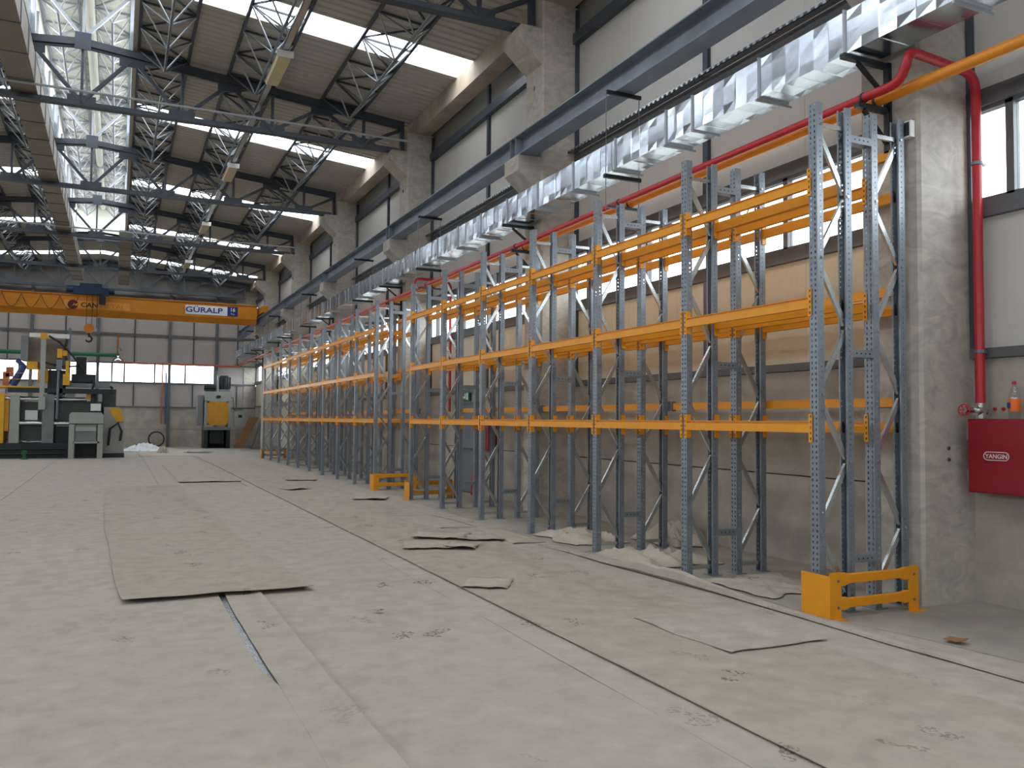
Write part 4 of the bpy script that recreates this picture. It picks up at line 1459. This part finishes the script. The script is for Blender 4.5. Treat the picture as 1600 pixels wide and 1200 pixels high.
# far wall pipes
t = thing('wall_pipe', 'rust orange pipe running along the head of the far wall windows', 'pipe', (3, 52.8, 4.8))
obj('pipe', MB().tube((.1, 52.82, 4.79), (6.6, 52.82, 4.79), .06, 10), 'pipe_rust', t, True)
t = thing('wall_pipe', 'rust orange drop pipe on the far wall between upper girt and windows', 'pipe', (-.05, 52.8, 5.6))
obj('pipe', MB().tube((-.05, 52.84, 4.85), (-.05, 52.84, 6.45), .045, 10), 'pipe_rust', t, True)
t = thing('wall_pipe', 'rust orange drop pipe on the far wall beside the blue one', 'pipe', (2.35, 52.8, 2))
obj('pipe', MB().tube((2.33, 52.84, 1.3), (2.33, 52.84, 4.78), .04, 10), 'pipe_rust', t, True)
t = thing('wall_pipe', 'blue drop pipe on the far wall', 'pipe', (2.53, 52.8, 2))
obj('pipe', MB().tube((2.53, 52.84, 1.3), (2.53, 52.84, 4.3), .04, 10), 'pipe_blue', t, True)
t = thing('wall_pipe', 'green pipe running behind the casting machine to the work lamp', 'pipe', (-4, 52.6, 5.2))
obj('pipe', MB().tube((-9, 52.72, 5.19), (.05, 52.72, 5.19), .11, 10), 'pipe_green', t, True)
t = thing('work_lamp', 'bright metal fitting at the end of the green pipe', 'lamp', (.0, 52.5, 5.1))
obj('head', MB().lathe([(.30, 0), (.28, .08), (.12, .2), (.08, .3)], (-.02, 52.5, 4.86), 14), 'chrome', t, True)
obj('cap', MB().lathe([(.12, 0), (.12, .1), (.05, .16)], (.03, 52.55, 5.45), 12), 'chrome', t, True)

# ------------------------------------------------------------------ far end: die casting machine
YM = 39.3
t = thing('casting_machine', 'large die casting machine with yellow guards standing across the hall end', 'machine', (-3, YM + 1, 0))
def mp(name, a, m, smooth=False, parent=None):
    return obj(name, a, m, parent or t, smooth)
bs = mp('base', MB().box(-6.2, -.5, YM, YM + 2.2, 0, .62), 'machine_dark')
for z in (.18, .38):
    obj('base_rail', MB().tube((-6.2, YM - .04, z), (-1.9, YM - .04, z), .04, 8), 'machine_dark', bs)
mp('side_guard', MB().box(-4.75, -4.10, YM - .05, YM + 2, .62, 2.62), 'machine_yellow')
mp('fixed_platen', MB().box(-3.92, -3.58, YM + .1, YM + 2, .62, 2.55), 'machine_pale')
mp('moving_platen', MB().box(-2.76, -2.34, YM + .05, YM + 2, .45, 2.62), 'machine_grey')
for z, yy in ((2.42, .3), (1.42, .3), (2.42, 1.7), (1.42, 1.7)):
    mp('tie_bar', MB().tube((-4.1, YM + yy, z), (-1.2, YM + yy, z), .09, 12), 'chrome', True)
mp('die_block', MB().box(-3.55, -2.78, YM + .5, YM + 1.6, .7, 2.3), 'machine_green')
mp('die_insert', MB().box(-3.4, -2.95, YM + .42, YM + .5, 1.55, 1.95), 'white_paint')
mp('injection_unit', MB().box(-2.3, -.6, YM + .4, YM + 1.8, 1.35, 2.35), 'machine_green')
mp('injection_bed', MB().box(-2.3, -.6, YM + .3, YM + 1.9, .62, 1.3), 'machine_dark')
mp('cross_rail', MB().box(-4.0, -.15, YM + .0, YM + .22, 2.66, 2.86), 'machine_dark')
mp('gantry_rail', MB().box(-1.95, -.3, YM + .2, YM + .45, 2.92, 3.14), 'steel_grey')
mast = mp('mast', MB().box(-2.88, -2.70, YM - .05, YM + .15, 2.66, 4.9), 'machine_pale')
obj('mast_cap', MB().box(-2.90, -2.66, YM - .08, YM + .18, 4.86, 5.12), 'machine_yellow', mast)
mp('mast_box', MB().box(-2.90, -2.66, YM - .12, YM + .05, 1.98, 2.5), 'machine_pale')
mp('dark_manifold', MB().box(-2.62, -1.95, YM + .3, YM + .8, 2.62, 3.62).box(-2.2, -2.05, YM + .0, YM + .3, 2.5, 3.3), 'machine_dark')
mp('pump_cover', MB().box(-1.92, -1.6, YM + .25, YM + .5, 2.42, 2.68), 'machine_pale')
mp('orange_cover', MB().box(-1.18, -1.0, YM + .2, YM + .5, 2.42, 2.78), 'press_orange')
mp('inner_guard', MB().box(-4.1, -3.94, YM + .05, YM + 1.0, 1.1, 2.35), 'press_orange')
mp('rail_knob', MB().tube((-.3, YM + .3, 3.0), (-.18, YM + .3, 2.9), .05, 8), 'machine_dark')
for z_ in (3.2, 3.45):
    mp('hand_rail', MB().tube((-5.2, YM + .1, z_), (-2.95, YM + .1, z_), .012, 6), 'machine_yellow')
mp('top_beam', MB().box(-3.30, -1.86, YM + .0, YM + .2, 4.93, 5.10), 'white_paint')
mp('back_post', MB().box(-1.90, -1.80, YM + .1, YM + .25, 3.1, 5.38), 'steel_grey')
mp('hood', MB().box(-3.36, -1.92, YM + .6, YM + 1.8, 3.7, 4.93), 'cabinet_brown')
mp('hood_side', MB().box(-3.62, -3.36, YM + .3, YM + 1.6, 4.0, 5.0), 'machine_grey')
mp('ladle_joint', MB().box(-2.28, -2.10, YM - .1, YM + .2, 4.05, 4.48).box(-2.14, -1.92, YM - .05, YM + .25, 4.2, 4.42), 'machine_yellow')
mp('ladle_rod', MB().tube((-2.2, YM, 4.1), (-2.24, YM, 1.6), .05, 10).box(-2.3, -2.1, YM - .1, YM + .1, 3.6, 4.1), 'steel_grey')
mp('ladle_body', MB().box(-2.05, -1.80, YM - .1, YM + .3, 3.0, 3.45).box(-1.96, -1.84, YM - .1, YM + .2, 3.45, 4.0), 'machine_yellow')
mp('drive_guard', MB().box(-2.98, -2.60, YM + .16, YM + .5, 3.1, 3.62).box(-3.4, -3.0, YM + .3, YM + .6, 3.62, 3.95), 'machine_yellow')
mp('motor_block', MB().box(-1.75, -.85, YM + .2, YM + 1.0, 3.1, 3.48).box(-1.6, -1.2, YM + .3, YM + .8, 3.48, 4.2), 'machine_dark')
mp('deck', MB().box(-4.6, -2.9, YM + .1, YM + 1.5, 2.86, 2.93), 'machine_yellow')
mp('robot_arm', MB().path([(-3.9, YM + .4, 2.95), (-3.75, YM + .4, 3.2), (-3.5, YM + .4, 3.75), (-3.75, YM + .4, 4.0)], [.16, .15, .13, .1], 10), 'robot_blue', True)
mp('valve_stack', MB().box(-4.22, -4.0, YM + .3, YM + .6, 2.95, 3.5).box(-4.12, -3.86, YM + .3, YM + .55, 3.3, 3.7), 'pipe_rust')
for k, pts in enumerate(([(-2.6, YM, 5.0), (-2.2, YM - .05, 4.75), (-1.7, YM - .05, 4.2), (-1.2, YM, 3.5)], [(-1.95, YM, 4.9), (-2.0, YM, 4.5), (-1.95, YM, 4.0)], [(-2.7, YM, 3.9), (-2.1, YM - .05, 3.75), (-1.4, YM, 3.8), (-1.25, YM, 3.4)], [(-1.0, YM + .2, 3.4), (-.9, YM + .1, 3.1), (-1.0, YM + .1, 2.7)])):
    sm = []
    for q in range(len(pts) - 1):
        for u in range(5):
            sm.append(tuple(pts[q][i] * (1 - u / 5) + pts[q + 1][i] * u / 5 for i in range(3)))
    sm.append(pts[-1])
    mp('hose', MB().path(sm, .04, 8), 'black_rubber', True)
mp('accumulator', MB().tube((-.88, YM + .3, 1.9), (-.88, YM + .3, 2.85), .14, 14), 'black_rubber', True)
mp('junction_box', MB().box(-1.0, -.62, YM + .02, YM + .3, 1.95, 2.25), 'white_paint')
ec = mp('end_housing', MB().prism([(-.5, .18), (.30, .18), (.30, 1.4), (.10, 2.12), (-.5, 2.12)], YM + .2, YM + 1.5, 'Y'), 'machine_pale')
obj('yellow_cover', MB().prism([(-.32, 2.08), (.12, 2.08), (.28, 1.5), (-.02, 1.5)], YM + .16, YM + .2, 'Y'), 'machine_yellow', ec)
obj('housing_pipe', MB().path([(-.3, YM + .12, .5), (-.25, YM + .1, 1.2), (.05, YM + .1, 1.45), (.2, YM + .1, 1.1), (.15, YM + .1, .7)], .05, 8), 'machine_dark', ec, True)
mp('end_plinth', MB().box(-.5, .32, YM + .1, YM + 1.6, 0, .18), 'machine_dark')
mp('rear_tank', MB().box(-.6, -.05, YM + 1.2, YM + 2.2, .3, 2.9), 'machine_green')

t = thing('machine_stand', 'light grey steel hood stand with legs in front of the casting machine', 'stand', (-1.12, 38.8, 0))
obj('hood', MB().prism([(-1.74, 1.42), (-.50, 1.42), (-.50, 1.78), (-.58, 1.88), (-1.66, 1.88), (-1.74, 1.78)], 38.4, 39.1, 'Y'), 'machine_pale', t)
obj('front_panel', MB().box(-1.50, -.74, 38.42, 38.5, .72, 1.42), 'machine_grey', t)
obj('tray', MB().box(-1.5, -.74, 38.36, 38.42, 1.12, 1.30), 'machine_pale', t)
obj('hood_seam', MB().box(-1.745, -.495, 38.395, 38.40, 1.40, 1.43), 'machine_dark', t)
for x in (-1.74, -.70):
    for yy in (38.42, 38.92):
        obj('leg', MB().box(x, x + .20, yy, yy + .16, 0, 1.42), 'machine_pale', t)
obj('shelf', MB().box(-1.60, -.62, 38.42, 39.05, .62, .70), 'machine_pale', t)
t = thing('floor_valve', 'small green valve standing on the felt before the machine base', 'valve', (-3.25, 38.2, 0))
obj('valve_body', MB().lathe([(.14, 0), (.14, .03), (.06, .06), (.07, .2), (.1, .22), (.1, .3), (.03, .34)], (-3.25, 38.2, .012), 12), 'pipe_green', t, True)
obj('lever', MB().bar((-3.4, 38.2, .36), (-3.15, 38.2, .36), .03, .02), 'pipe_green', t)
